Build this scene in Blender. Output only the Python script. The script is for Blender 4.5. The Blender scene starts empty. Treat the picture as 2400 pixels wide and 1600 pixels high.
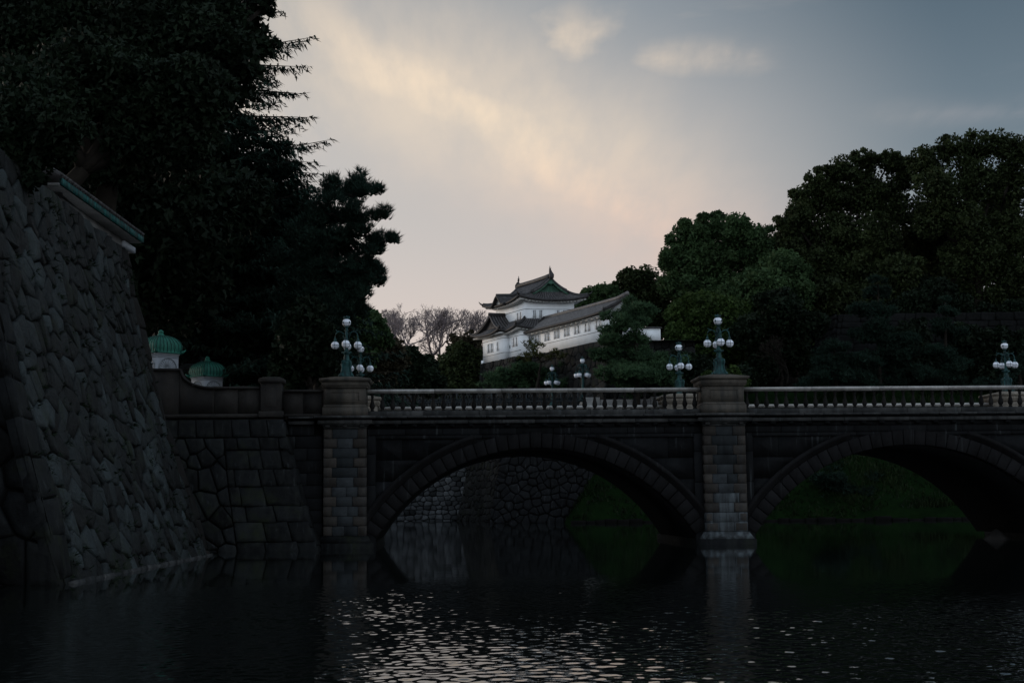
import bpy, math, random
import numpy as np
from mathutils import Vector, Matrix

# ------------------------------------------------------------------ camera
F_PX = 3333.0            # focal length in pixels of a 2400 px wide frame (50 mm on 36 mm)
CAM_H = 1.65
PITCH = math.atan(387 / F_PX)
ROLL = math.radians(0.6)
SC = bpy.context.scene
COL = SC.collection
_f = np.array([0, math.cos(PITCH), math.sin(PITCH)])
_u0 = np.array([0, -math.sin(PITCH), math.cos(PITCH)])
_r0 = np.array([1.0, 0, 0])
_r = math.cos(ROLL) * _r0 - math.sin(ROLL) * _u0
_u = math.sin(ROLL) * _r0 + math.cos(ROLL) * _u0
_C = np.array([0, 0, CAM_H])
cam_data = bpy.data.cameras.new('camera')
cam_data.lens = 50.0
cam_data.sensor_width = 36.0
cam_data.clip_start = 0.5
cam_data.clip_end = 6000
cam = bpy.data.objects.new('camera', cam_data)
COL.objects.link(cam)
cam.matrix_world = Matrix(((_r[0], _u[0], -_f[0], 0), (_r[1], _u[1], -_f[1], 0), (_r[2], _u[2], -_f[2], CAM_H), (0, 0, 0, 1)))
SC.camera = cam

# ------------------------------------------------------------------ light
SUN_AZ, SUN_EL = math.radians(-62), math.radians(6)
SUN_DIR = Vector((math.sin(SUN_AZ) * math.cos(SUN_EL), math.cos(SUN_AZ) * math.cos(SUN_EL), math.sin(SUN_EL)))
sun_data = bpy.data.lights.new('sun', 'SUN')
sun_data.energy = 0.85
sun_data.angle = math.radians(16)
sun_data.color = (1.0, 0.93, 0.87)
sun = bpy.data.objects.new('sun', sun_data)
sun.rotation_euler = SUN_DIR.to_track_quat('Z', 'Y').to_euler()
sun.location = (-60, 40, 60)
COL.objects.link(sun)

SC.view_settings.view_transform = 'Standard'
SC.view_settings.look = 'None'
SC.view_settings.gamma = 1.0
SC.view_settings.exposure = 0.0
SC.cycles.use_denoising = True
SC.cycles.max_bounces = 6
SC.cycles.diffuse_bounces = 3
SC.cycles.glossy_bounces = 3
SC.cycles.transmission_bounces = 2
SC.cycles.sample_clamp_indirect = 4.0


class NT:
    """small node-tree writer"""
    def __init__(s, tree):
        s.t = tree
        tree.nodes.clear()

    def n(s, typ, **kw):
        nd = s.t.nodes.new(typ)
        ins = kw.pop('ins', {})
        for k, v in kw.items():
            setattr(nd, k, v)
        for k, v in ins.items():
            if hasattr(v, 'links') or isinstance(v, bpy.types.NodeSocket):
                s.t.links.new(v, nd.inputs[k])
            else:
                nd.inputs[k].default_value = v
        return nd

    def math(s, op, a, b=None, c=None, clamp=False):
        ins = {0: a}
        if b is not None: ins[1] = b
        if c is not None: ins[2] = c
        return s.n('ShaderNodeMath', operation=op, use_clamp=clamp, ins=ins).outputs[0]

    def mix(s, fac, a, b, blend='MIX'):
        nd = s.n('ShaderNodeMix', data_type='RGBA', blend_type=blend, clamp_factor=True)
        for k, v in ((0, fac), (6, a), (7, b)):
            if isinstance(v, bpy.types.NodeSocket): s.t.links.new(v, nd.inputs[k])
            else: nd.inputs[k].default_value = v if k == 0 else (tuple(v) + (1,))[:4]
        return nd.outputs[2]

    def maprange(s, v, a, b, c=0.0, d=1.0, smooth=True):
        return s.n('ShaderNodeMapRange', interpolation_type='SMOOTHSTEP' if smooth else 'LINEAR',
                   ins={0: v, 1: a, 2: b, 3: c, 4: d}).outputs[0]

    def noise(s, vec, scale, detail=3.0, rough=0.5, dist=0.0):
        return s.n('ShaderNodeTexNoise', ins={'Vector': vec, 'Scale': scale, 'Detail': detail, 'Roughness': rough, 'Distortion': dist}).outputs[0]

    def vmath(s, op, a, b):
        return s.n('ShaderNodeVectorMath', operation=op, ins={0: a, 1: b}).outputs[0]


def make_world():
    w = bpy.data.worlds.new('World')
    SC.world = w
    w.use_nodes = True
    N = NT(w.node_tree)
    co = N.n('ShaderNodeTexCoord').outputs['Generated']
    sx = N.n('ShaderNodeSeparateXYZ', ins={0: co})
    x, y, z = sx.outputs
    zz = N.math('MAXIMUM', z, 0.0)
    sky = N.n('ShaderNodeTexSky', sky_type='NISHITA', sun_disc=False, sun_elevation=SUN_EL,
              sun_rotation=SUN_AZ, altitude=20.0, air_density=1.2, dust_density=3.0, ozone_density=2.0).outputs[0]
    # hazy dusk veil: pale pink near the horizon, blue grey higher up, brighter and warmer on the sunset half of the view
    g = Vector((-0.13, 0.975, 0.17)).normalized()
    dot = N.n('ShaderNodeVectorMath', operation='DOT_PRODUCT', ins={0: co, 1: tuple(g)}).outputs['Value']
    side = N.maprange(dot, 0.895, 0.992)
    low = N.mix(side, (0.37, 0.335, 0.355), (0.63, 0.525, 0.505))
    mid = N.mix(side, (0.128, 0.162, 0.200), (0.48, 0.440, 0.425))
    high = N.mix(side, (0.060, 0.087, 0.116), (0.265, 0.285, 0.31))
    veil = N.mix(N.maprange(zz, 0.09, 0.24), low, mid)
    veil = N.mix(N.maprange(zz, 0.22, 0.36), veil, high)
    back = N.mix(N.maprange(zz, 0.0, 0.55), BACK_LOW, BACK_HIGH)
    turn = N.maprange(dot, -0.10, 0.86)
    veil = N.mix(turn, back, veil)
    # cloud layer: directions projected on a flat layer overhead
    den = N.math('ADD', zz, 0.10)
    cx = N.math('DIVIDE', x, den)
    cy = N.math('DIVIDE', y, den)
    cv = N.n('ShaderNodeCombineXYZ', ins={0: cx, 1: cy, 2: 0.0}).outputs[0]
    wob = N.noise(cv, 1.6, 4.0, 0.55)
    wob2 = N.noise(cv, 5.0, 4.0, 0.6)
    fine = N.n('ShaderNodeTexNoise', ins={'Vector': N.n('ShaderNodeMapping', ins={0: cv, 2: (0, 0, math.radians(33)), 3: (3.2, 0.75, 1)}).outputs[0], 'Scale': 2.6, 'Detail': 6.0, 'Roughness': 0.58}).outputs[0]
    # long streak across the layer, running from overhead left to the right horizon
    dx, dy = 0.49, 0.872
    p0 = (-0.01, 2.70)
    across = N.math('SUBTRACT', N.math('MULTIPLY', N.math('SUBTRACT', cx, p0[0]), dy), N.math('MULTIPLY', N.math('SUBTRACT', cy, p0[1]), dx))
    along = N.math('ADD', N.math('MULTIPLY', N.math('SUBTRACT', cx, p0[0]), dx), N.math('MULTIPLY', N.math('SUBTRACT', cy, p0[1]), dy))
    across = N.math('ADD', across, N.math('MULTIPLY', N.math('SUBTRACT', wob, 0.5), 0.22))
    across = N.math('ADD', across, N.math('MULTIPLY', N.math('SUBTRACT', wob2, 0.5), 0.06))
    def gauss(v, k): return N.math('POWER', 2.718, N.math('MULTIPLY', N.math('MULTIPLY', v, v), -k))
    core = N.math('MULTIPLY', gauss(across, 60.0), N.maprange(fine, 0.30, 0.66, 0.55, 1.0))
    wide = N.math('MULTIPLY', gauss(N.math('SUBTRACT', across, 0.02), 13.0), N.maprange(fine, 0.28, 0.70, 0.42, 0.74))
    left = N.math('MULTIPLY', gauss(N.math('ADD', across, 0.26), 26.0), N.maprange(fine, 0.30, 0.70, 0.12, 0.60))
    left = N.math('MULTIPLY', left, N.maprange(along, 0.15, -0.45, 0.05, 1.0))
    clouds = N.math('MAXIMUM', core, N.math('MAXIMUM', wide, left))
    fade = N.math('MULTIPLY', N.maprange(along, 1.2, 0.0, 0.72, 1.0), N.maprange(along, -0.80, -0.28, 0.42, 1.0))
    clouds = N.math('MULTIPLY', clouds, fade)
    # loose wisps everywhere else
    wisp = N.math('MULTIPLY', N.maprange(N.noise(cv, 1.3, 6.0, 0.62, 0.4), 0.55, 0.80), 0.35)
    clouds = N.math('MAXIMUM', clouds, wisp)
    # three small puffs
    for (bx, by, sxx, syy, k) in ((0.105, 2.27, 0.065, 0.11, 0.72), (0.320, 2.33, 0.085, 0.060, 0.68), (0.83, 2.60, 0.10, 0.06, 0.36)):
        ex = N.math('DIVIDE', N.math('ADD', N.math('SUBTRACT', cx, bx), N.math('MULTIPLY', N.math('SUBTRACT', wob2, 0.5), 0.22)), sxx)
        ey = N.math('DIVIDE', N.math('ADD', N.math('SUBTRACT', cy, by), N.math('MULTIPLY', N.math('SUBTRACT', wob, 0.5), 0.25)), syy)
        e = N.math('ADD', N.math('MULTIPLY', ex, ex), N.math('MULTIPLY', ey, ey))
        b = N.math('MULTIPLY', N.math('MULTIPLY', N.math('POWER', 2.718, N.math('MULTIPLY', e, -0.8)), N.maprange(fine, 0.30, 0.64, 0.32, 1.0)), k)
        clouds = N.math('MAXIMUM', clouds, b)
    ccol = N.mix(side, (0.36, 0.33, 0.34), (0.90, 0.70, 0.50))
    ccol = N.mix(N.maprange(zz, 0.16, 0.27), N.mix(side, (0.44, 0.39, 0.40), (0.80, 0.535, 0.43)), ccol)
    ccol = N.mix(turn, (0.62, 0.63, 0.66), ccol)
    col = N.mix(N.math('MULTIPLY', clouds, 0.97, clamp=True), veil, ccol)
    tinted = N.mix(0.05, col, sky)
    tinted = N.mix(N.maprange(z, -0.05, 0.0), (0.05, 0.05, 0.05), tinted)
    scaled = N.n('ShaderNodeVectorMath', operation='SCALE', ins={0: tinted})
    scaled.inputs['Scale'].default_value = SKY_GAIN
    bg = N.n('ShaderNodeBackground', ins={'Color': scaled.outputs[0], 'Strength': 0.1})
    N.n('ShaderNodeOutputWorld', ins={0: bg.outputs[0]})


BACK_LOW, BACK_HIGH = (1.20, 1.27, 1.37), (0.55, 0.65, 0.78)  # unseen sky behind the camera, raised above the visible sky to light the turret
SKY_GAIN = 10.0
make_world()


def ray(px, py): return _f + (px - 1200) / F_PX * _r - (py - 800) / F_PX * _u
def at(px, py, Y):
    d = ray(px, py)
    return _C + d * (Y / d[1])
def at_z(px, py, Z):
    d = ray(px, py)
    return _C + d * ((Z - CAM_H) / d[2])


# ------------------------------------------------------------------ objects
WO = {}


def tag(o, label=None, cat=None, group=None, kind=None):
    if label: o['label'] = label
    if cat: o['category'] = cat
    if group: o['group'] = group
    if kind: o['kind'] = kind
    return o


def thing(name, loc, label, cat, group=None, parent=None, kind=None):
    o = bpy.data.objects.new(name, None)
    o.empty_display_size = 0.3
    COL.objects.link(o)
    WO[o] = Vector(loc)
    o.location = Vector(loc)
    if parent is not None:
        o.parent = parent
        o.location = Vector(loc) - WO[parent]
    return tag(o, label, cat, group, kind)


def place(name, me, loc, parent=None, rotz=0.0):
    o = bpy.data.objects.new(name, me)
    COL.objects.link(o)
    WO[o] = Vector(loc)
    o.location = WO[o] if parent is None else WO[o] - WO[parent]
    if parent is not None: o.parent = parent
    if rotz: o.rotation_euler.z = rotz
    return o


def np_mesh(name, V, faces_flat, loop_tot, mat, tint=None, smooth=False):
    me = bpy.data.meshes.new(name)
    V = np.asarray(V, dtype=np.float32)
    me.vertices.add(len(V))
    me.vertices.foreach_set('co', V.ravel())
    ff = np.asarray(faces_flat, dtype=np.int32)
    lt = np.asarray(loop_tot, dtype=np.int32)
    me.loops.add(len(ff))
    me.loops.foreach_set('vertex_index', ff)
    me.polygons.add(len(lt))
    ls = np.zeros(len(lt), dtype=np.int32)
    ls[1:] = np.cumsum(lt)[:-1]
    me.polygons.foreach_set('loop_start', ls)
    me.polygons.foreach_set('loop_total', lt)
    if smooth: me.polygons.foreach_set('use_smooth', np.ones(len(lt), dtype=bool))
    me.update(calc_edges=True)
    if tint is not None:
        a = me.attributes.new('tint', 'FLOAT', 'POINT')
        a.data.foreach_set('value', np.asarray(tint, dtype=np.float32))
    if mat: me.materials.append(mat)
    return me


class MB:
    """collects world-space faces for one mesh"""
    def __init__(s, fn=None):
        s.v, s.f, s.t, s.fn, s.tint = [], [], [], fn, 0.5

    def pt(s, *p):
        q = s.fn(*p) if s.fn else p
        s.v.append((float(q[0]), float(q[1]), float(q[2])))
        s.t.append(s.tint)
        return len(s.v) - 1

    def face(s, *ids): s.f.append(tuple(ids))

    def quad(s, a, b, c, d):
        s.f.append(tuple(s.pt(*p) for p in (a, b, c, d)))

    def poly(s, pts):
        s.f.append(tuple(s.pt(*p) for p in pts))

    def box(s, x0, x1, y0, y1, z0, z1, top=None):
        """box; top=(dx,dy) insets the top face"""
        ix, iy = top or (0, 0)
        b = [s.pt(x, y, z0) for x, y in ((x0, y0), (x1, y0), (x1, y1), (x0, y1))]
        t = [s.pt(x, y, z1) for x, y in ((x0 + ix, y0 + iy), (x1 - ix, y0 + iy), (x1 - ix, y1 - iy), (x0 + ix, y1 - iy))]
        s.f += [tuple(reversed(b)), tuple(t)]
        for i in range(4):
            j = (i + 1) % 4
            s.f.append((b[i], b[j], t[j], t[i]))

    def block(s, x0, x1, z0, z1, y0, y1, ch=0.02):
        """stone block whose front (small y) is chamfered"""
        bk = [s.pt(x, y1, z) for x, z in ((x0, z0), (x1, z0), (x1, z1), (x0, z1))]
        md = [s.pt(x, y0 + ch, z) for x, z in ((x0, z0), (x1, z0), (x1, z1), (x0, z1))]
        fr = [s.pt(x, y0, z) for x, z in ((x0 + ch, z0 + ch), (x1 - ch, z0 + ch), (x1 - ch, z1 - ch), (x0 + ch, z1 - ch))]
        for A, B in ((bk, md), (md, fr)):
            for i in range(4):
                j = (i + 1) % 4
                s.f.append((A[i], A[j], B[j], B[i]))
        s.f.append(tuple(fr)); s.f.append(tuple(reversed(bk)))

    def loft(s, loops, cap0=True, cap1=True, closed=True):
        ids = [[s.pt(*p) for p in L] for L in loops]
        n = len(ids[0])
        for A, B in zip(ids, ids[1:]):
            for i in range(n if closed else n - 1):
                j = (i + 1) % n
                s.f.append((A[i], A[j], B[j], B[i]))
        if cap0: s.f.append(tuple(reversed(ids[0])))
        if cap1: s.f.append(tuple(ids[-1]))

    def lathe(s, prof, c=(0, 0, 0), n=12, ph=0.0, squash=1.0):
        loops = []
        for r, z in prof:
            loops.append([(c[0] + r * math.cos(ph + 2 * math.pi * k / n), c[1] + r * squash * math.sin(ph + 2 * math.pi * k / n), c[2] + z) for k in range(n)])
        s.loft(loops)

    def tube(s, pts, rad, n=6, cap=True):
        pts = [Vector(p) for p in pts]
        if not hasattr(rad, '__len__'): rad = [rad] * len(pts)
        loops = []
        for i, p in enumerate(pts):
            d = (pts[min(i + 1, len(pts) - 1)] - pts[max(i - 1, 0)])
            d = d.normalized() if d.length > 1e-9 else Vector((0, 0, 1))
            ref = Vector((0, 0, 1)) if abs(d.z) < 0.9 else Vector((1, 0, 0))
            a = d.cross(ref).normalized(); b = d.cross(a)
            loops.append([tuple(p + (a * math.cos(2 * math.pi * k / n) + b * math.sin(2 * math.pi * k / n)) * rad[i]) for k in range(n)])
        s.loft(loops, cap, cap)

    def sphere(s, c, r, nu=14, nv=9, sz=1.0):
        pr = []
        for i in range(nv + 1):
            a = -math.pi / 2 + math.pi * i / nv
            pr.append((max(r * math.cos(a), 1e-4), r * sz * math.sin(a)))
        s.lathe(pr, c, nu)

    def grid(s, fn, nu, nv):
        ids = [[s.pt(*fn(i / nu, j / nv)) for j in range(nv + 1)] for i in range(nu + 1)]
        for i in range(nu):
            for j in range(nv):
                s.f.append((ids[i][j], ids[i + 1][j], ids[i + 1][j + 1], ids[i][j + 1]))

    def mesh(s, name, mat, origin, smooth=False):
        V = np.array(s.v) - np.array(origin)
        flat = [i for f in s.f for i in f]
        return np_mesh(name, V, flat, [len(f) for f in s.f], mat, s.t, smooth)

    def build(s, name, mat, parent=None, smooth=False, kind=None):
        V = np.array(s.v)
        lo, hi = V.min(0), V.max(0)
        org = ((lo[0] + hi[0]) / 2, (lo[1] + hi[1]) / 2, lo[2])
        o = place(name, s.mesh(name, mat, org, smooth), org, parent)
        if kind: o['kind'] = kind
        return o


# ------------------------------------------------------------------ materials
def mat_new(name):
    m = bpy.data.materials.new(name)
    m.use_nodes = True
    return m, NT(m.node_tree)


def mat_stone(name, c0, c1, rough=0.85, var=(0.55, 1.35), vscale=0.9, bump=0.02, bscale=7.0, streak=0.0, stain=(0.02, 0.022, 0.02), moss=None, spec=0.10, runs=0.0, k=1.0):
    c0 = tuple(q * k for q in c0); c1 = tuple(q * k for q in c1)
    m, N = mat_new(name)
    pos = N.n('ShaderNodeNewGeometry').outputs['Position']
    t = N.n('ShaderNodeAttribute', attribute_name='tint').outputs['Fac']
    col = N.mix(t, c0, c1)
    big = N.maprange(N.noise(pos, vscale, 5.0, 0.6), 0.28, 0.72, var[0], var[1], False)
    fine = N.maprange(N.noise(pos, bscale * 3, 4.0, 0.65), 0.3, 0.7, 0.72, 1.28, False)
    k = N.math('MULTIPLY', big, fine)
    sc = N.n('ShaderNodeVectorMath', operation='SCALE', ins={0: col, 'Scale': k}).outputs[0]
    if streak:
        sp = N.n('ShaderNodeMapping', ins={0: pos, 3: (2.6, 2.6, 0.22)}).outputs[0]
        sm = N.math('MULTIPLY', N.maprange(N.noise(sp, 1.5, 5.0, 0.6), 0.42, 0.68), streak)
        sc = N.mix(sm, sc, stain)
    if runs:
        rp = N.n('ShaderNodeMapping', ins={0: pos, 1: (3.7, 1.3, 0.4), 3: (5.5, 5.5, 0.30)}).outputs[0]
        rm = N.math('MULTIPLY', N.maprange(N.noise(rp, 1.3, 4.0, 0.55), 0.60, 0.72), runs)
        sc = N.mix(rm, sc, (0.060, 0.068, 0.072))
    if moss:
        mm = N.maprange(N.noise(pos, 0.7, 6.0, 0.7), 0.52, 0.70)
        sc = N.mix(N.math('MULTIPLY', mm, 0.7), sc, moss)
    h = N.noise(pos, bscale, 6.0, 0.65)
    bp = N.n('ShaderNodeBump', ins={'Strength': 1.0, 'Distance': bump, 'Height': h}).outputs[0]
    rg = N.maprange(h, 0.3, 0.7, rough - 0.12, min(rough + 0.1, 1.0), False)
    b = N.n('ShaderNodeBsdfPrincipled', ins={'Base Color': sc, 'Roughness': rg, 'Normal': bp, 'Specular IOR Level': spec})
    N.n('ShaderNodeOutputMaterial', ins={0: b.outputs[0]})
    return m


def mat_simple(name, col, rough=0.6, metal=0.0, var=(0.8, 1.2), vscale=2.0, bump=0.004, bscale=12.0, spec=0.18):
    m, N = mat_new(name)
    pos = N.n('ShaderNodeNewGeometry').outputs['Position']
    k = N.maprange(N.noise(pos, vscale, 5.0, 0.6), 0.3, 0.7, var[0], var[1], False)
    sc = N.n('ShaderNodeVectorMath', operation='SCALE', ins={0: tuple(col), 'Scale': k}).outputs[0]
    bp = N.n('ShaderNodeBump', ins={'Strength': 1.0, 'Distance': bump, 'Height': N.noise(pos, bscale, 4.0, 0.6)}).outputs[0]
    b = N.n('ShaderNodeBsdfPrincipled', ins={'Base Color': sc, 'Roughness': rough, 'Metallic': metal, 'Normal': bp, 'Specular IOR Level': spec})
    N.n('ShaderNodeOutputMaterial', ins={0: b.outputs[0]})
    return m


def mat_leaf(name, c0, c1, trans=0.25, vscale=0.35):
    m, N = mat_new(name)
    pos = N.n('ShaderNodeNewGeometry').outputs['Position']
    t = N.n('ShaderNodeAttribute', attribute_name='tint').outputs['Fac']
    col = N.mix(t, c0, c1)
    k = N.maprange(N.noise(pos, vscale, 4.0, 0.6), 0.3, 0.7, 0.6, 1.4, False)
    sc = N.n('ShaderNodeVectorMath', operation='SCALE', ins={0: col, 'Scale': k}).outputs[0]
    b = N.n('ShaderNodeBsdfPrincipled', ins={'Base Color': sc, 'Roughness': 0.6, 'Specular IOR Level': 0.08})
    tr = N.n('ShaderNodeBsdfTranslucent', ins={'Color': sc})
    mx = N.n('ShaderNodeMixShader', ins={0: trans, 1: b.outputs[0], 2: tr.outputs[0]})
    N.n('ShaderNodeOutputMaterial', ins={0: mx.outputs[0]})
    return m


def mat_copper(name, g, dark):
    """verdigris copper: pale green with brown runs"""
    m, N = mat_new(name)
    pos = N.n('ShaderNodeNewGeometry').outputs['Position']
    sp = N.n('ShaderNodeMapping', ins={0: pos, 3: (4, 4, 0.8)}).outputs[0]
    k = N.maprange(N.noise(sp, 2.0, 6.0, 0.65), 0.36, 0.66)
    col = N.mix(k, dark, g)
    bp = N.n('ShaderNodeBump', ins={'Strength': 1.0, 'Distance': 0.004, 'Height': N.noise(pos, 18, 4.0, 0.6)}).outputs[0]
    b = N.n('ShaderNodeBsdfPrincipled', ins={'Base Color': col, 'Roughness': 0.62, 'Normal': bp, 'Specular IOR Level': 0.2})
    N.n('ShaderNodeOutputMaterial', ins={0: b.outputs[0]})
    return m


def mat_water():
    m, N = mat_new('moat_water')
    pos = N.n('ShaderNodeNewGeometry').outputs['Position']
    calm = N.noise(N.n('ShaderNodeMapping', ins={0: pos, 3: (0.35, 1.6, 1)}).outputs[0], 0.9, 2.0, 0.5)
    bp = N.n('ShaderNodeBump', ins={'Strength': 1.0, 'Distance': 0.0016, 'Height': calm}).outputs[0]
    b = N.n('ShaderNodeBsdfPrincipled', ins={'Base Color': (0.0030, 0.0045, 0.0040, 1), 'Roughness': 0.035, 'IOR': 1.333, 'Normal': bp})
    N.n('ShaderNodeOutputMaterial', ins={0: b.outputs[0]})
    return m


def mat_grass(name, c0, c1):
    m, N = mat_new(name)
    pos = N.n('ShaderNodeNewGeometry').outputs['Position']
    k = N.noise(pos, 0.5, 6.0, 0.7)
    col = N.mix(N.maprange(k, 0.3, 0.7), c0, c1)
    bp = N.n('ShaderNodeBump', ins={'Strength': 1.0, 'Distance': 0.08, 'Height': N.noise(pos, 6, 5.0, 0.7)}).outputs[0]
    b = N.n('ShaderNodeBsdfPrincipled', ins={'Base Color': col, 'Roughness': 0.9, 'Normal': bp, 'Specular IOR Level': 0.02})
    N.n('ShaderNodeOutputMaterial', ins={0: b.outputs[0]})
    return m


M = {}
M['wall'] = mat_stone('castle_wall_stone', (0.014, 0.015, 0.014), (0.125, 0.165, 0.175), 0.62, (0.30, 1.65), 0.45, 0.11, 5.0, 0.25, moss=(0.012, 0.018, 0.008), spec=0.16, k=0.190)
M['joint'] = mat_stone('wall_joint_earth', (0.010, 0.010, 0.009), (0.014, 0.013, 0.011), 0.95, k=0.220)
M['abut'] = mat_stone('abutment_stone', (0.013, 0.014, 0.015), (0.040, 0.046, 0.050), 0.72, (0.5, 1.5), 0.8, 0.03, 5.0, 0.3, moss=(0.014, 0.018, 0.008), runs=0.25, k=0.200)
M['quoin'] = mat_stone('quoin_stone', (0.030, 0.025, 0.023), (0.055, 0.045, 0.040), 0.8, (0.6, 1.3), 0.8, 0.02, 6.0, 0.4, k=0.170)
M['bridge'] = mat_stone('bridge_stone_dark', (0.016, 0.017, 0.019), (0.036, 0.039, 0.044), 0.78, (0.5, 1.5), 1.1, 0.012, 9.0, 0.55, (0.008, 0.009, 0.010), runs=0.45, k=0.200)
M['vous'] = mat_stone('arch_stone', (0.021, 0.020, 0.021), (0.037, 0.036, 0.039), 0.8, (0.55, 1.4), 1.3, 0.012, 9.0, 0.35, (0.010, 0.010, 0.011), runs=0.20, k=0.215)
M['pierb'] = mat_stone('pier_stone_brown', (0.050, 0.044, 0.039), (0.105, 0.092, 0.080), 0.8, (0.6, 1.35), 1.4, 0.012, 9.0, 0.45, (0.03, 0.032, 0.034), runs=0.25, k=0.430)
M['pierg'] = mat_stone('pier_stone_grey', (0.024, 0.029, 0.032), (0.070, 0.080, 0.088), 0.7, (0.5, 1.6), 1.6, 0.01, 10.0, 0.5, (0.022, 0.026, 0.028), runs=0.60, k=0.400)
M['lime'] = mat_stone('lime_run_stone', (0.030, 0.034, 0.037), (0.060, 0.066, 0.070), 0.7, (0.5, 1.5), 1.6, 0.01, 10.0, 0.9, (0.085, 0.10, 0.108), k=0.6)
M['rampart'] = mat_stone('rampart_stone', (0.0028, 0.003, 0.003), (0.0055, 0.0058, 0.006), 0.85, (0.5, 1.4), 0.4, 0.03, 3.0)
M['cornice'] = mat_stone('cornice_stone', (0.05, 0.052, 0.052), (0.11, 0.11, 0.108), 0.75, (0.4, 1.5), 1.5, 0.01, 10.0, 0.75, (0.012, 0.013, 0.014), runs=0.50, k=0.400)
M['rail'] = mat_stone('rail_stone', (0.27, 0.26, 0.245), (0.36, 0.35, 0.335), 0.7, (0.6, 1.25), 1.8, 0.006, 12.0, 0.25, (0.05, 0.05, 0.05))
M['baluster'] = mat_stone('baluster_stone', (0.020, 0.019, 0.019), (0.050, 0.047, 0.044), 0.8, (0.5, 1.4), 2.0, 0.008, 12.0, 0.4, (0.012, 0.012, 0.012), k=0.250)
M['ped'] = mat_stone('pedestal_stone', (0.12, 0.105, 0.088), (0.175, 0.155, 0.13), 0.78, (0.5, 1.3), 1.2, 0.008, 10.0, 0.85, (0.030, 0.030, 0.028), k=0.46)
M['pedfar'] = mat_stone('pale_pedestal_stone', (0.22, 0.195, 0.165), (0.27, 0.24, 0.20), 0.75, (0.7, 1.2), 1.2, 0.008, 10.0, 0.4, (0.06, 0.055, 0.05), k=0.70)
M['parapet'] = mat_stone('parapet_stone', (0.040, 0.036, 0.034), (0.085, 0.078, 0.072), 0.8, (0.5, 1.4), 1.0, 0.01, 9.0, 0.6, (0.016, 0.016, 0.016), k=0.320)
M['farwall'] = mat_stone('far_wall_stone', (0.03, 0.033, 0.035), (0.17, 0.18, 0.19), 0.75, (0.5, 1.5), 0.35, 0.06, 2.0, 0.2, k=0.50)
M['base'] = mat_stone('turret_base_stone', (0.018, 0.019, 0.019), (0.065, 0.066, 0.066), 0.85, (0.45, 1.5), 0.25, 0.06, 2.0, 0.3, moss=(0.016, 0.018, 0.010), k=0.26)
M['concrete'] = mat_stone('pale_kerb_stone', (0.12, 0.12, 0.12), (0.16, 0.16, 0.155), 0.8)
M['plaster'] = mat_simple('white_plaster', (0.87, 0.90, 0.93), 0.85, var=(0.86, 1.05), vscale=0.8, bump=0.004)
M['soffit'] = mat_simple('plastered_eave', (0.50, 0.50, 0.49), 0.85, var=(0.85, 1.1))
M['dark_line'] = mat_simple('shade_line_and_slot', (0.10, 0.10, 0.10), 0.9)  # dark grey that paints shadow lines on the plaster, also colours the slot
M['pane'] = mat_simple('window_shutter', (0.055, 0.060, 0.065), 0.7)
M['tile'] = mat_simple('grey_roof_tile', (0.040, 0.038, 0.039), 0.55, var=(0.5, 1.6), vscale=3.0, bump=0.01, bscale=6.0)
M['tilelight'] = mat_simple('worn_roof_tile', (0.115, 0.108, 0.106), 0.6, var=(0.6, 1.4), vscale=3.5, bump=0.01, bscale=6.0)
M['tilerib'] = mat_simple('pale_tile_rows', (0.078, 0.074, 0.075), 0.5, var=(0.5, 1.5), vscale=4.0)
M['tiledark'] = mat_simple('dark_roof_ridge', (0.030, 0.028, 0.028), 0.6, var=(0.6, 1.5), vscale=3.0)
M['gable'] = mat_copper('green_gable_copper', (0.060, 0.135, 0.095), (0.035, 0.075, 0.055))
M['copper'] = mat_copper('green_copper_roof', (0.022, 0.135, 0.098), (0.013, 0.080, 0.060))
M['copperrib'] = mat_copper('dark_copper_rib', (0.010, 0.060, 0.045), (0.006, 0.030, 0.024))
M['roofgreen'] = mat_copper('green_coping_roof', (0.012, 0.095, 0.088), (0.006, 0.024, 0.024))
M['bronze'] = mat_copper('lamp_verdigris', (0.015, 0.062, 0.062), (0.006, 0.017, 0.018))
M['globe'] = mat_simple('opal_glass', (0.66, 0.69, 0.76), 0.25, var=(0.96, 1.04), bump=0.0, spec=0.5)
M['sentry'] = mat_simple('painted_white_box', (0.27, 0.29, 0.32), 0.6, var=(0.75, 1.1), vscale=1.5)
M['sentryline'] = mat_simple('box_moulding', (0.18, 0.20, 0.22), 0.6)
M['iron'] = mat_simple('iron_railing', (0.016, 0.021, 0.024), 0.55)
M['bark'] = mat_stone('bark', (0.010, 0.0085, 0.007), (0.017, 0.014, 0.011), 0.9, (0.6, 1.4), 3.0, 0.02, 12.0)
M['barebark'] = mat_stone('bare_bark', (0.115, 0.095, 0.098), (0.20, 0.165, 0.168), 0.9, (0.7, 1.3), 1.0, 0.01, 8.0)
M['water'] = mat_water()
M['grass'] = mat_grass('bank_grass', (0.0022, 0.0066, 0.0018), (0.0048, 0.0130, 0.0032))
M['soil'] = mat_grass('woodland_floor', (0.012, 0.014, 0.008), (0.022, 0.024, 0.012))
M['gravel'] = mat_stone('plaza_gravel', (0.10, 0.095, 0.085), (0.13, 0.125, 0.11), 0.95)
M['leafdark'] = mat_leaf('evergreen_leaves', (0.0042, 0.0085, 0.0045), (0.0100, 0.0175, 0.0085), 0.15)
M['leafolive'] = mat_leaf('olive_leaves', (0.012, 0.019, 0.007), (0.034, 0.046, 0.017), 0.22)
M['leafgreen'] = mat_leaf('green_leaves', (0.020, 0.041, 0.017), (0.052, 0.088, 0.035), 0.28)
M['leafbright'] = mat_leaf('fresh_leaves', (0.018, 0.036, 0.010), (0.046, 0.074, 0.020), 0.25)
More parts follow.
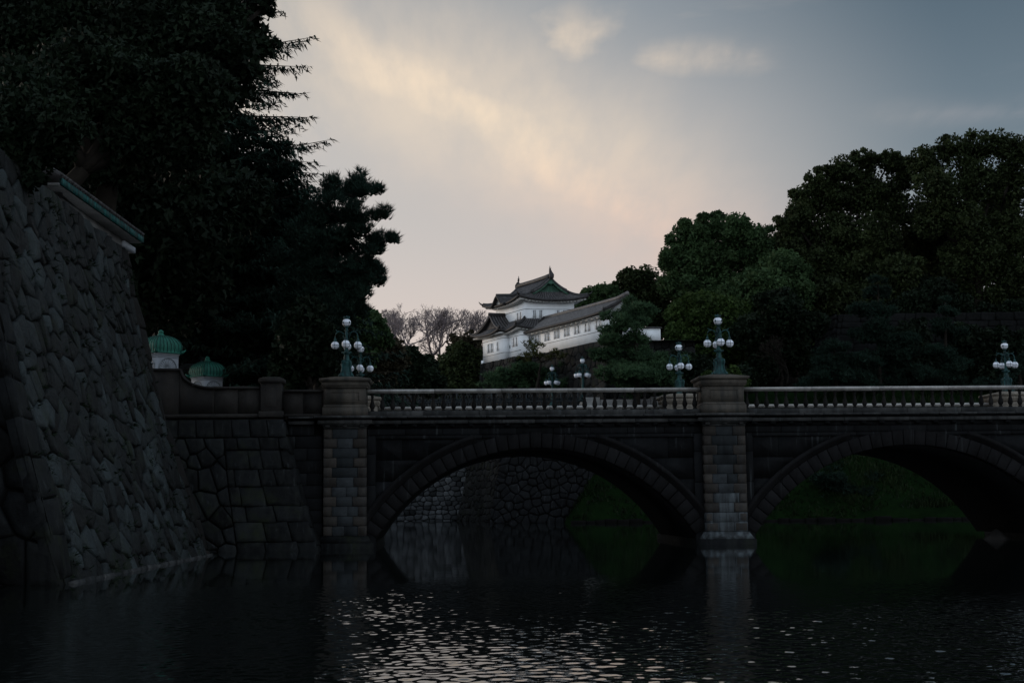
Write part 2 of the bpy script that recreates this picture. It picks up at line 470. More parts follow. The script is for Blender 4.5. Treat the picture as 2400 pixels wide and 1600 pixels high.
M['leafbrown'] = mat_leaf('russet_twigs', (0.022, 0.020, 0.011), (0.045, 0.038, 0.022), 0.15)
M['needle'] = mat_leaf('pine_needles', (0.022, 0.046, 0.024), (0.052, 0.098, 0.046), 0.2)
M['needledark'] = mat_leaf('dark_needles', (0.005, 0.013, 0.009), (0.014, 0.029, 0.020), 0.12)
M['needleolive'] = mat_leaf('yellowish_needles', (0.028, 0.034, 0.010), (0.060, 0.066, 0.020), 0.15)
M['blade'] = mat_leaf('grass_blades', (0.0030, 0.0085, 0.0022), (0.0100, 0.0180, 0.0050), 0.2, 0.5)

# ------------------------------------------------------------------ masonry
def voronoi(W, Hh, sw, sh, jit, seed, offset=True, x0=0.0, y0=0.0):
    """irregular stone outlines filling a W x Hh sheet (coursed, jittered cells)"""
    rng = np.random.default_rng(seed)
    pts = []
    ny = max(1, int(round(Hh / sh)))
    drift = rng.uniform(-0.3, 0.3, ny + 1)
    for j in range(ny):
        nx = max(1, int(round(W / sw * rng.uniform(0.85, 1.15))))
        for i in range(-1, nx + 1):
            pts.append(((i + 0.5 + (0.5 if (offset and j % 2) else 0) + rng.uniform(-jit, jit)) * W / nx, (j + 0.5 + 0.5 * drift[j] + rng.uniform(-jit, jit) * 0.95) * Hh / ny))
    P = np.array(pts)
    out = []
    for i, p in enumerate(P):
        if p[0] < -sw or p[0] > W + sw: continue
        poly = [(0, 0), (W, 0), (W, Hh), (0, Hh)]
        d = P - p
        dist = (d[:, 0] / sw) ** 2 + (d[:, 1] / sh) ** 2
        for k in np.argsort(dist)[1:17]:
            q = P[k]
            # anisotropic bisector keeps courses readable
            nx_, ny_ = (q[0] - p[0]) / sw ** 2, (q[1] - p[1]) / sh ** 2
            mx, my = (p[0] + q[0]) / 2, (p[1] + q[1]) / 2
            new = []
            m = len(poly)
            for a in range(m):
                A, B = poly[a], poly[(a + 1) % m]
                da = (A[0] - mx) * nx_ + (A[1] - my) * ny_
                db = (B[0] - mx) * nx_ + (B[1] - my) * ny_
                if da <= 0: new.append(A)
                if da * db < 0:
                    t = da / (da - db)
                    new.append((A[0] + (B[0] - A[0]) * t, A[1] + (B[1] - A[1]) * t))
            poly = new
            if len(poly) < 3: break
        if len(poly) < 3: continue
        a = np.array(poly)
        x, y = a[:, 0], a[:, 1]
        area = 0.5 * abs(np.dot(x, np.roll(y, -1)) - np.dot(y, np.roll(x, -1)))
        if area > 0.12 * sw * sh:
            out.append([(px + x0, py + y0) for px, py in poly])
    return out


def courses(W, Hh, sw, sh, seed, x0=0.0, y0=0.0, jit=0.035):
    """squared blocks in level courses of uneven height and length"""
    r = np.random.default_rng(seed)
    out = []
    y = 0.0
    while y < Hh - 1e-6:
        h = sh * r.uniform(0.78, 1.25)
        if Hh - (y + h) < 0.55 * sh: h = Hh - y
        x = -sw * r.uniform(0, 0.8)
        while x < W - 1e-6:
            w = sw * r.uniform(0.6, 1.45)
            if W - (x + w) < 0.45 * sw: w = W - x
            a, b = max(x, 0.0), min(x + w, W)
            if b - a > 0.12:
                j = lambda: r.uniform(-jit, jit)
                out.append([(x0 + a, y0 + y + j()), (x0 + b, y0 + y + j()), (x0 + b + j() * 0.5, y0 + y + h), (x0 + a + j() * 0.5, y0 + y + h)])
            x += w
        y += h
    return out


def stone(mb, poly, gap, bulge, rng, back=0.25, tilt_=0.12):
    """one rounded stone over an outline; mb.fn maps (s, t, outward) to the world"""
    a = np.array(poly)
    c = a.mean(0)
    # drop tiny edges, add a jittered midpoint on long ones
    pts = []
    n = len(a)
    for i in range(n):
        A, B = a[i], a[(i + 1) % n]
        L = np.linalg.norm(B - A)
        if L < 0.04: continue
        pts.append(A)
    a = np.array(pts)
    if len(a) < 3: return False
    d = a - c
    L = np.linalg.norm(d, axis=1, keepdims=True)
    e0 = c + d * np.maximum(1 - gap / np.maximum(L, 1e-6), 0.2)
    e1 = c + d * np.maximum(1 - (gap + 0.07 * L) / np.maximum(L, 1e-6), 0.2)
    e2 = c + d * np.maximum(1 - (gap + 0.42 * L) / np.maximum(L, 1e-6), 0.15)
    tx, ty = rng.uniform(-tilt_, tilt_), rng.uniform(-tilt_, tilt_)
    lift = rng.uniform(0.4, 1.1) * bulge
    def tilt(p, h): return (p[0], p[1], h + (p[0] - c[0]) * tx + (p[1] - c[1]) * ty)
    loops = [[(p[0], p[1], -back) for p in e0], [tilt(p, -0.03) for p in e0],
             [tilt(p, lift * 0.75 + rng.uniform(-0.015, 0.015)) for p in e1], [tilt(p, lift + rng.uniform(-0.02, 0.02)) for p in e2]]
    mb.loft(loops, cap0=False, cap1=True)
    return True


def rubble(parent, fn, cells, mat, seed, gap=0.03, bulge=0.08, limit=300, near=None, name='stone', back=0.25, tilt_=0.12, pw=1.3):
    """each outline becomes a part of its own, up to the limit (nearest first); the rest one mass"""
    rng = np.random.default_rng(seed)
    if near is not None: cells = sorted(cells, key=lambda p: near(np.mean([q[0] for q in p]), np.mean([q[1] for q in p])))
    rest = MB(fn)
    for i, poly in enumerate(cells):
        if i < limit:
            mb = MB(fn); mb.tint = float(rng.uniform(0, 1) ** pw)
            if stone(mb, poly, gap, bulge, rng, back, tilt_): mb.build(name, mat, parent)
        else:
            rest.tint = float(rng.uniform(0, 1) ** pw)
            stone(rest, poly, gap, bulge, rng, back, tilt_)
    if rest.v: rest.build('stone_mass', mat, parent, kind='stuff')


def sheet(name, pts, z, mat, kind='structure'):
    mb = MB(); mb.poly([(x, y, z) for x, y in pts])
    o = mb.build(name, mat); o['kind'] = kind
    return o


# ------------------------------------------------------------------ ground and water
tag(sheet('ground', [(-3000, -3000), (3000, -3000), (3000, 3000), (-3000, 3000)], -2.2, M['soil']), 'dark earth far below and around the moat', 'ground')
def make_water():
    """flat moat with a wind-ruffled stretch of real ripples this side of the bridge"""
    x0, x1, y0, y1, sx, sy = -9.0, 9.8, 12.2, 35.0, 0.029, 0.042
    xs = np.arange(x0, x1 + sx / 2, sx); ys = np.arange(y0, y1 + sy / 2, sy)
    X, Y = np.meshgrid(xs, ys, indexing='ij')
    r = np.random.default_rng(77)
    Z = np.zeros_like(X)
    for k in range(90):
        lam = math.exp(r.uniform(math.log(0.085), math.log(0.36)))
        th = r.uniform(0, math.pi)
        kk = 2 * math.pi / lam
        a = 0.0113 / kk
        Z += a * np.sin(kk * (X * math.cos(th) + Y * math.sin(th)) + r.uniform(0, 6.28))
    # gusts: slow random patches, dying out towards the lee of the bridge
    G = np.zeros_like(X)
    for k in range(14):
        lam = r.uniform(4, 16); th = r.uniform(0, 6.28); kk = 2 * math.pi / lam
        G += np.sin(kk * (X * math.cos(th) + 0.6 * Y * math.sin(th)) + r.uniform(0, 6.28))
    G /= 14 ** 0.5
    t = np.clip((36.0 + 2.0 * G - Y) / 15.5, 0, 1)
    amp = 0.05 + 0.95 * t * t * (3 - 2 * t)
    amp *= 0.85 + 0.25 * np.clip(G, -1, 1)
    e = np.minimum(np.minimum(X - x0, x1 - X), np.minimum(Y - y0, y1 - Y))
    Z *= amp * np.clip(e / 0.8, 0, 1)
    nx, ny = X.shape
    V = np.stack([X, Y, Z], -1).reshape(-1, 3)
    idx = np.arange(nx * ny).reshape(nx, ny)
    Q = np.stack([idx[:-1, :-1], idx[1:, :-1], idx[1:, 1:], idx[:-1, 1:]], -1).reshape(-1, 4)
    xe, ye = xs[-1], ys[-1]
    ex = np.array([(-60, 3, 0), (150, 3, 0), (150, 200, 0), (-60, 200, 0), (x0, y0, 0), (xe, y0, 0), (xe, ye, 0), (x0, ye, 0)])
    n0 = len(V)
    V = np.concatenate([V, ex])
    ring = np.array([(0, 1, 5, 4), (1, 2, 6, 5), (2, 3, 7, 6), (3, 0, 4, 7)]) + n0
    Q = np.concatenate([Q, ring])
    me = np_mesh('water', V, Q.ravel(), np.full(len(Q), 4), M['water'], None, True)
    return place('water', me, (0, 0, 0))


tag(make_water(), 'dark rippled water of the moat in front of the bridge', 'water', kind='structure')
tag(sheet('plaza', [(-200, -200), (200, -200), (200, 3.2), (-200, 3.2)], 0.25, M['gravel']), 'gravel plaza at the edge of the moat', 'ground')


def heightfield(name, xs, ys, fn, mat, label, jitter=0.0, seed=1):
    rng = np.random.default_rng(seed)
    mb = MB()
    ids = [[mb.pt(x, y, fn(x, y) + rng.uniform(-jitter, jitter)) for y in ys] for x in xs]
    for i in range(len(xs) - 1):
        for j in range(len(ys) - 1):
            mb.face(ids[i][j], ids[i + 1][j], ids[i + 1][j + 1], ids[i][j + 1])
    o = mb.build(name, mat, smooth=True)
    return tag(o, label, 'ground', kind='structure')


def smooth(a, b, x):
    t = min(max((x - a) / (b - a), 0), 1)
    return t * t * (3 - 2 * t)


# land behind the left parapet, left of the moat
def left_edge(y): return -9.6 - max(0.0, y - 71) * 0.088
mbl = MB()
prev = None
for y in list(np.arange(59.9, 186, 4.0)) + [186.0]:
    e = left_edge(y)
    row = [mbl.pt(-120, y, 5.5), mbl.pt(-40, y, 5.5), mbl.pt(e - 2.0, y, 5.5), mbl.pt(e, y, -1.8)]
    if prev:
        for k in range(3): mbl.face(prev[k], prev[k + 1], row[k + 1], row[k])
    prev = row
tag(mbl.build('wooded_land', M['soil']), 'dark wooded land at the left end of the bridge', 'ground', kind='structure')
# terrace on top of the high castle wall
mbt = MB()
mbt.box(-80, -14.15, 20, 50.5, -1.5, 10.9)
tag(mbt.build('terrace', M['soil']), 'earth terrace behind the high wall on the left', 'ground', kind='structure')
# hill far behind, carrying the woods
heightfield('wooded_hill', list(np.arange(-220, 321, 15)), [186, 200, 220, 260, 320, 420],
            lambda x, y: 16.8 + 4.0 * smooth(186, 215, y) + 1.5 * math.sin(x * 0.07) * smooth(190, 230, y) + (4.0 * smooth(5, 30, x)), M['soil'], 'wooded hill behind the turret', 0.3)
# grass bank right of the turret, across the water
def bank_z(x, y):
    shore = 137.5 + 2.0 * math.sin(x * 0.11)
    s = smooth(2.6, 9.0, x - 0.10 * (y - 138))
    z = -1.4 + 2.0 * smooth(shore - 1.2, shore + 0.2, y) + max(0.0, min((y - shore) * 0.86, 13.2))
    z2 = z + 0.25 * math.sin(x * 0.5 + y * 0.3)
    return -1.5 + (z2 + 1.5) * s
heightfield('grass_bank', list(np.arange(2, 141, 1.5)), list(np.arange(132.5, 156, 0.75)) + [160, 166, 172, 180], bank_z, M['grass'], 'green grass bank rising from the water across the moat', 0.05)
def grass_tufts():
    r = np.random.default_rng(15)
    n = 26000
    x = r.uniform(4.5, 52, n); y = 136.5 + r.uniform(0, 1, n) ** 1.4 * 15
    g = np.sin(x * 0.9) * np.sin(y * 1.1 + x * 0.3) + np.sin(x * 0.35 + 2) * np.sin(y * 0.5)
    keep = g + r.uniform(-1.2, 1.2, n) > -0.2
    x, y, g = x[keep], y[keep], g[keep]
    z = np.array([bank_z(a, b) for a, b in zip(x, y)])
    ok = z > 0.25
    x, y, z, g = x[ok], y[ok], z[ok], g[ok]
    n = len(x)
    h = r.uniform(0.15, 0.5, n) * (1 + 0.4 * np.clip(g, 0, 1)); w = r.uniform(0.05, 0.14, n)
    th = r.uniform(0, 6.28, n); lx = r.normal(0, 0.12, n); ly = r.normal(0, 0.12, n)
    V = np.empty((n, 3, 3))
    V[:, 0] = np.stack([x - w * np.cos(th), y - w * np.sin(th), z - 0.05], -1)
    V[:, 1] = np.stack([x + w * np.cos(th), y + w * np.sin(th), z - 0.05], -1)
    V[:, 2] = np.stack([x + lx, y + ly, z + h], -1)
    me = np_mesh('grass_tufts', V.reshape(-1, 3), np.arange(n * 3), np.full(n, 3), M['blade'], np.repeat(np.clip(0.5 + 0.3 * g + r.normal(0, 0.2, n), 0, 1), 3))
    o = place('grass_tufts', me, (0, 0, 0))
    return tag(o, 'rough grass tufts on the bank across the moat', 'grass', kind='stuff')


grass_tufts()
# berm in front of the turret base that carries the pines
heightfield('pine_berm', list(np.arange(-1.5, 15, 1.5)), [146.2, 149, 153, 158, 165, 176],
            lambda x, y: 8.2 + 0.12 * (y - 146) + 0.3 * math.sin(x), M['soil'], 'shaded berm under the pines below the white turret', 0.1)
# low stone edging along the grass bank
edg = thing('bank_edging', (40, 137, 0), 'low dark stone edging between water and grass bank', 'edging')
rng = np.random.default_rng(5)
x = 5.5
while x < 62:
    w = rng.uniform(0.9, 1.6)
    mb = MB(); mb.tint = rng.uniform()
    yy = 137.2 + 2.0 * math.sin((x + w / 2) * 0.11)
    mb.block(x, x + w - 0.05, -0.4, 0.30 + rng.uniform(-0.2, 0.12), yy - 0.35 + rng.uniform(-0.15, 0.15), yy + 0.5, 0.12)
    mb.build('edging_stone', M['joint'], edg)
    x += w

# ------------------------------------------------------------------ stone bridge
BO = np.array([-7.077, 60.0, 0.0])
BA = math.radians(2.83)
_al = np.array([math.cos(BA), math.sin(BA), 0]); _cr = np.array([-math.sin(BA), math.cos(BA), 0])
def B(u, v, z): return BO + _al * u + _cr * v + np.array([0, 0, z])
SPAN = 16.06
bridge = thing('stone_bridge', B(16, 5.5, 0), 'grey stone bridge with two low arches and baluster railings over the moat', 'bridge')
AC_Z, R_IN = -3.86, 7.98
R_V, R_M = R_IN + 0.62, R_IN + 0.97
rng = np.random.default_rng(11)
Z_SP = 4.70
for span in range(2):
    u0 = span * SPAN
    uc = u0 + 8.05
    # core: solid body over the arch (its underside is the barrel vault)
    mb = MB(B); mb.tint = 0.3
    us = np.linspace(uc - 6.9, uc + 6.9, 41)
    lo = [AC_Z + math.sqrt(max((R_IN + 0.02) ** 2 - (u - uc) ** 2, 0)) for u in us]
    sec = []
    for v in (0.12, 10.95):
        sec.append(([mb.pt(u, v, z) for u, z in zip(us, lo)], [mb.pt(u, v, 5.4) for u in us]))
    (l0, t0), (l1, t1) = sec
    for i in range(len(us) - 1):
        mb.face(l0[i], l0[i + 1], t0[i + 1], t0[i])
        mb.face(l1[i + 1], l1[i], t1[i], t1[i + 1])
        mb.face(l0[i], l1[i], l1[i + 1], l0[i + 1])
        mb.face(t0[i], t0[i + 1], t1[i + 1], t1[i])
    mb.build('arch_vault', M['bridge'], bridge)
    # voussoirs
    a0 = math.asin(6.74 / R_IN)
    n = 35
    for k in range(n):
        b0 = -a0 + 2 * a0 * k / n + 0.0012; b1 = -a0 + 2 * a0 * (k + 1) / n - 0.0012
        key = abs(k - n // 2) == 0
        out = (0.10 if key else 0.05) + rng.uniform(-0.012, 0.012)
        ch = 0.028
        mb = MB(B); mb.tint = rng.uniform()
        def P(ang, r, v): return (uc + r * math.sin(ang), v, AC_Z + r * math.cos(ang))
        ro = R_V + (0.05 if key else 0.0)
        da = ch / R_IN
        mb.loft([[P(b0, R_IN, 0.45), P(b1, R_IN, 0.45), P(b1, ro, 0.45), P(b0, ro, 0.45)],
                 [P(b0, R_IN, -out + ch), P(b1, R_IN, -out + ch), P(b1, ro, -out + ch), P(b0, ro, -out + ch)],
                 [P(b0 + da, R_IN + ch, -out), P(b1 - da, R_IN + ch, -out), P(b1 - da, ro - ch, -out), P(b0 + da, ro - ch, -out)]])
        mb.build('voussoir', M['vous'], bridge)
    # hood moulding above the voussoirs, stopped by the frieze
    am = math.acos((Z_SP - AC_Z) / R_M)
    for sgn in (-1, 1):
        mb = MB(B); mb.tint = 0.55
        loops = []
        for k in range(19):
            ang = sgn * (am + (1.02 - am) * k / 18)
            def Q(r, v): return (uc + r * math.sin(ang), v, AC_Z + r * math.cos(ang))
            z_lim = Z_SP - 0.004
            L = [Q(R_V + 0.012, 0.2), Q(R_V + 0.012, -0.02), Q(R_V + 0.16, -0.04), Q(R_V + 0.18, -0.10), Q(R_M, -0.10), Q(R_M, 0.2)]
            loops.append([(p[0], p[1], min(p[2], z_lim)) for p in L])
        mb.loft(loops)
        mb.build('arch_moulding', M['vous'], bridge)
    # spandrel: recessed ashlar in three courses, framed by pilaster strips and a top band
    def ext(u): return AC_Z + math.sqrt(max((R_M - 0.1) ** 2 - (u - uc) ** 2, 0.0))
    rows = [(-0.4, 0.75), (0.75, 1.9), (1.9, 2.75), (2.75, 3.65), (3.65, 4.53)]
    for r, (z0, z1) in enumerate(rows):
        cuts = {0: [1.2, 14.9], 1: [1.2, 14.9], 2: [1.2, 2.2, 13.9, 14.9], 3: [1.2, 3.0, 13.1, 14.9], 4: [1.2, 2.4, 4.6, 8.05, 11.5, 13.7, 14.9]}[r]
        for c0, c1 in zip(cuts, cuts[1:]):
            ss = np.linspace(u0 + c0 + 0.008, u0 + c1 - 0.008, 22)
            good = [u for u in ss if ext(u) < z1 - 0.03]
            # split into the left and right runs of the arch
            for run in ([u for u in good if u < uc], [u for u in good if u >= uc]):
                if len(run) < 2: continue
                mb = MB(B); mb.tint = rng.uniform()
                v0 = 0.075 + rng.uniform(0, 0.018)
                bot = [(u, max(z0 + 0.006, ext(u))) for u in run]
                fr = [(u, v0, z) for u, z in bot] + [(run[-1], v0, z1 - 0.006), (run[0], v0, z1 - 0.006)]
                bk = [(p[0], 0.3, p[2]) for p in fr]
                mb.loft([bk, fr])
                mb.build('spandrel_block', M['bridge'], bridge)
    for ua, ub in ((0.9, 1.28), (14.80, 15.16)):
        for z0, z1 in ((-0.4, 1.2), (1.208, 2.6), (2.608, 3.9), (3.908, 4.69)):
            mb = MB(B); mb.tint = rng.uniform()
            mb.block(u0 + ua, u0 + ub, z0, z1, 0.0, 0.4, 0.02)
            mb.build('pilaster_strip', M['bridge'], bridge)
    for k in range(6):
        a = u0 + 1.29 + k * (13.5 / 6)
        mb = MB(B); mb.tint = rng.uniform()
        mb.block(a + 0.004, a + 13.5 / 6 - 0.004, 4.54, 4.695, 0.004, 0.4, 0.015)
        mb.build('panel_frame', M['bridge'], bridge)
    # entablature between the piers
    def run_of(name, za, zb, va, vb, step, mat, ch, tj=1.0):
        a = u0 + 0.95
        end = u0 + SPAN - 0.95
        m = int(round((end - a) / step))
        for k in range(m):
            mb = MB(B); mb.tint = rng.uniform(0, tj)
            mb.block(a + (end - a) * k / m + 0.005, a + (end - a) * (k + 1) / m - 0.005, za, zb, va + rng.uniform(-0.006, 0.006), vb, ch)
            mb.build(name, mat, bridge)
    run_of('frieze_stone', 4.703, 4.97, -0.03, 0.4, 1.55, M['bridge'], 0.012)
    run_of('band_stone', 5.16, 5.31, -0.30, 0.4, 1.4, M['cornice'], 0.025)
    run_of('cornice_stone', 5.40, 5.49, -0.42, 0.4, 0.85, M['cornice'], 0.03)
    run_of('plinth_stone', 5.495, 5.72, -0.06, 0.62, 2.35, M['cornice'], 0.02)
    mb = MB(B); mb.tint = 0.2
    mb.box(u0 + 0.95, u0 + SPAN - 0.95, -0.16, 0.4, 5.312, 5.398)
    mb.build('cornice_neck', M['bridge'], bridge)
    mb = MB(B); mb.tint = 0.2
    mb.box(u0 + 0.95, u0 + SPAN - 0.95, -0.06, 0.4, 4.972, 5.158)
    mb.build('dentil_course', M['bridge'], bridge)
    m = 18
    for k in range(m):
        a = u0 + 1.35 + k * (SPAN - 2.7) / (m - 1)
        mb = MB(B); mb.tint = rng.uniform()
        mb.loft([[(a - 0.11, -0.055, 5.0), (a + 0.11, -0.055, 5.0), (a + 0.11, -0.055, 5.155), (a - 0.11, -0.055, 5.155)],
                 [(a - 0.11, -0.16, 5.05), (a + 0.11, -0.16, 5.05), (a + 0.11, -0.24, 5.155), (a - 0.11, -0.24, 5.155)]])
        mb.build('modillion', M['bridge'], bridge)

# deck and rear cornice
mb = MB(B); mb.tint = 0.4
mb.box(-3.5, 36, 0.62, 10.5, 5.405, 5.55)
mb.build('deck', M['gravel'], bridge)
mb = MB(B); mb.box(-1.5, 34, 10.5, 11.3, 5.405, 5.70); mb.build('plinth', M['cornice'], bridge)
mb = MB(B); mb.box(-1.5, 34, 10.5, 11.05, 4.7, 5.40); mb.build('band', M['bridge'], bridge)


def make_pier(uc, rich):
    t = thing('pier', B(uc, 0.5, 0), None, None, parent=bridge)
    mb = MB(B); mb.tint = 0.2
    mb.box(uc - 0.84, uc + 0.84, -0.22, 11.2, -1.6, 5.4)
    mb.build('core', M['bridge'], t)
    # quoined face: 11 courses
    n = 11
    ch = (4.97 - 0.52) / n
    for k in range(n):
        z0 = 0.52 + k * ch
        long = (k % 2 == (0 if rich else 1))
        w = 0.56 if long else 0.36
        w2 = w + rng.uniform(-0.03, 0.03); w += rng.uniform(-0.03, 0.03)
        segs = [(-0.90, -0.90 + w, 'b'), (0.90 - w2, 0.90, 'b')]
        m0, m1 = -0.90 + w, 0.90 - w2
        if not long and rng.uniform() < 0.4:
            c = rng.uniform(-0.15, 0.15)
            segs += [(m0, c, 'g'), (c, m1, 'g')]
        else: segs.append((m0, m1, 'g'))
        for a, b_, kind in segs:
            mb = MB(B); mb.tint = rng.uniform()
            pr = -0.35 if kind == 'b' else -0.325 + rng.uniform(-0.008, 0.006)
            mb.block(uc + a + 0.006, uc + b_ - 0.006, z0 + 0.006, z0 + ch - 0.006, pr, 0.42, 0.022 if kind == 'b' else 0.012)
            o = mb.build('pier_stone', M['lime'] if (rich and k < 4 and (kind == 'g' or k < 2)) else M['pierb'] if kind == 'b' else M['pierg'], t)
            if kind == 'b':
                mb = MB(B); mb.tint = rng.uniform()
                mb.block(uc + a + 0.05, uc + b_ - 0.05, z0 + 0.05, z0 + ch - 0.05, pr - 0.014, pr + 0.02, 0.01)
                mb.build('raised_panel', M['pierb'], o)
    # footing
    mb = MB(B); mb.tint = 0.5
    mb.box(uc - 1.18, uc + 1.18, -0.66, 11.6, -1.0, 0.22)
    mb.build('footing', M['abut'], t)
    mb = MB(B); mb.tint = 0.6
    mb.box(uc - 1.12, uc + 1.12, -0.60, 11.5, 0.222, 0.515, top=(0.18, 0.22))
    mb.build('footing_slope', M['lime'] if rich else M['abut'], t)
    # capital, bands
    def ring(w, front, z0, z1, name, mat, w1=None, f1=None, tint=0.5):
        mb = MB(B); mb.tint = tint
        w1 = w if w1 is None else w1; f1 = front if f1 is None else f1
        mb.loft([[(uc - w, front, z0), (uc + w, front, z0), (uc + w, 0.55, z0), (uc - w, 0.55, z0)],
                 [(uc - w1, f1, z1), (uc + w1, f1, z1), (uc + w1, 0.55, z1), (uc - w1, 0.55, z1)]])
        mb.build(name, mat, t)
    ring(0.91, -0.37, 4.975, 5.06, 'necking', M['cornice'], tint=0.3)
    ring(0.92, -0.39, 5.062, 5.16, 'capital', M['cornice'], 1.02, -0.47, 0.4)
    ring(1.13, -0.58, 5.162, 5.32, 'band_stone', M['cornice'], tint=0.9)
    ring(1.05, -0.50, 5.322, 5.40, 'cornice_neck', M['bridge'])
    ring(1.27, -0.70, 5.402, 5.50, 'cornice_stone', M['cornice'], tint=1.0)
    for k in range(3):
        a = uc + (k - 1) * 0.72
        mb = MB(B); mb.block(a - 0.1, a + 0.1, 5.03, 5.16, -0.46, -0.3, 0.015); mb.build('modillion', M['cornice'], t)
    return t


def make_pedestal(uc, vc, mat, name='pedestal', parent=None, zb=5.502, facing=-1):
    t = thing(name, B(uc, vc, zb), None, None, parent=parent)
    def ring(w, z0, z1, nm, w1=None, tint=0.5):
        mb = MB(B); mb.tint = tint
        w1 = w if w1 is None else w1
        mb.loft([[(uc - w, vc - w, z0), (uc + w, vc - w, z0), (uc + w, vc + w, z0), (uc - w, vc + w, z0)],
                 [(uc - w1, vc - w1, z1), (uc + w1, vc - w1, z1), (uc + w1, vc + w1, z1), (uc - w1, vc + w1, z1)]])
        return mb.build(nm, mat, t)
    ring(0.94, zb, 5.86, 'base', tint=0.4)
    ring(0.93, 5.862, 5.98, 'base_moulding', 0.865, 0.5)
    ring(0.86, 5.982, 6.66, 'die', tint=0.6)
    # panel frame on the four sides
    for sx, sy in ((0, -1), (0, 1), (-1, 0), (1, 0)):
        mb = MB(); mb.tint = 0.2
        def fn(s, d, z):
            if sx == 0: return B(uc + s, vc + sy * (0.861 + d), z)
            return B(uc + sx * (0.861 + d), vc + s, z)
        mb.fn = fn
        for a, b_, z0, z1 in ((-0.6, 0.6, 6.10, 6.125), (-0.6, 0.6, 6.485, 6.51), (-0.6, -0.575, 6.126, 6.484), (0.575, 0.6, 6.126, 6.484)):
            mb.box(a, b_, -0.02, 0.02, z0, z1)
        mb.build('panel_moulding', mat, t)
    ring(0.90, 6.662, 6.74, 'cap_neck', 0.95, 0.3)
    ring(0.97, 6.742, 6.93, 'cap_band', tint=0.7)
    ring(1.00, 6.932, 6.99, 'cap_moulding', 1.08, 0.4)
    ring(1.09, 6.992, 7.07, 'cap_lip', 1.07, 0.8)
    ring(1.07, 7.071, 7.20, 'cap_top', 0.42, 0.9)
    return t


PIERS = [0.02, 16.06, 32.85]
for i, uc in enumerate(PIERS):
    make_pier(uc, i == 1)
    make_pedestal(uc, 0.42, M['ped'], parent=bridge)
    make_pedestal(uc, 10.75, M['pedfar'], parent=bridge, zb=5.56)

# balustrades: near and far, with shared baluster meshes
prof = [(0.085, 0), (0.085, 0.06), (0.055, 0.075), (0.062, 0.10), (0.098, 0.16), (0.112, 0.22), (0.100, 0.30), (0.068, 0.42), (0.050, 0.52), (0.047, 0.58), (0.066, 0.60), (0.066, 0.63), (0.052, 0.645), (0.058, 0.66), (0.09, 0.69), (0.09, 0.755)]
bal_meshes = []
for k in range(5):
    mb = MB(); mb.tint = k / 4
    mb.lathe(prof, n=10)
    bal_meshes.append(mb.mesh('baluster', M['baluster'], (0, 0, 0), True))
for side, vc in (('near', 0.28), ('far', 10.78)):
    for span in range(2):
        u0 = span * SPAN
        t = thing('balustrade', B(u0 + 8, vc, 5.72), None, None, parent=bridge)
        SP = SPAN if span == 0 else SPAN + 0.75
        n = 33 + 2 * span
        a, e = u0 + 1.13, u0 + SP - 1.13
        for k in range(n):
            u = a + (e - a) * k / (n - 1)
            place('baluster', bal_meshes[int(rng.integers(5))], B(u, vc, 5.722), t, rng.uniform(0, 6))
        for k in range(5):
            ua = u0 + 0.9 + k * (SP - 1.8) / 5 + 0.006; ub = u0 + 0.9 + (k + 1) * (SP - 1.8) / 5 - 0.006
            mb = MB(B); mb.tint = rng.uniform()
            sec = [(-0.13, 6.48), (0.13, 6.48), (0.15, 6.53), (0.20, 6.545), (0.20, 6.60), (0.15, 6.65), (-0.15, 6.65), (-0.20, 6.60), (-0.20, 6.545), (-0.15, 6.53)]
            mb.loft([[(ua, vc + p, z) for p, z in sec], [(ub, vc + p, z) for p, z in sec]])
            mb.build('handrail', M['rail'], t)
        if side == 'far':
            mb = MB(B); mb.box(u0 + 0.9, u0 + SP - 0.9, vc - 0.25, vc + 0.25, 5.702, 5.722); mb.build('plinth', M['cornice'], t)

# ------------------------------------------------------------------ lamps
def globe_part(root, c, r, frame, top=False):
    mb = MB(); mb.sphere(c, r, 18, 12, 0.90 if top else 1.0)
    g = mb.build('globe', M['globe'], root, smooth=True)
    mb = MB()
    q = r * 1.012
    zz = 0.90 if top else 1.0
    zo = -0.02 if top else 0
    mb.tube([(c[0] + q * math.cos(a), c[1] + q * math.sin(a), c[2] + zo) for a in np.linspace(0, 2 * math.pi, 25)], 0.010, 4, False)
    if not top:
        for ph in (BA + math.pi / 2, BA):
            mb.tube([(c[0] + q * math.cos(a) * math.cos(ph), c[1] + q * math.cos(a) * math.sin(ph), c[2] + q * zz * math.sin(a)) for a in np.linspace(0, 2 * math.pi, 25)], 0.009, 4, False)
    else:
        for k in range(4):
            ph = BA + math.pi / 4 + k * math.pi / 2
            mb.sphere((c[0] + q * math.cos(ph), c[1] + q * math.sin(ph), c[2] + 0.01), 0.035, 6, 5)
            mb.tube([(c[0] + q * math.cos(a) * math.cos(ph), c[1] + q * math.cos(a) * math.sin(ph), c[2] + q * zz * math.sin(a)) for a in np.linspace(-1.5, 0.05, 9)], 0.010, 4, False)
    mb.build('globe_cage', M['bronze'], g)
    return g


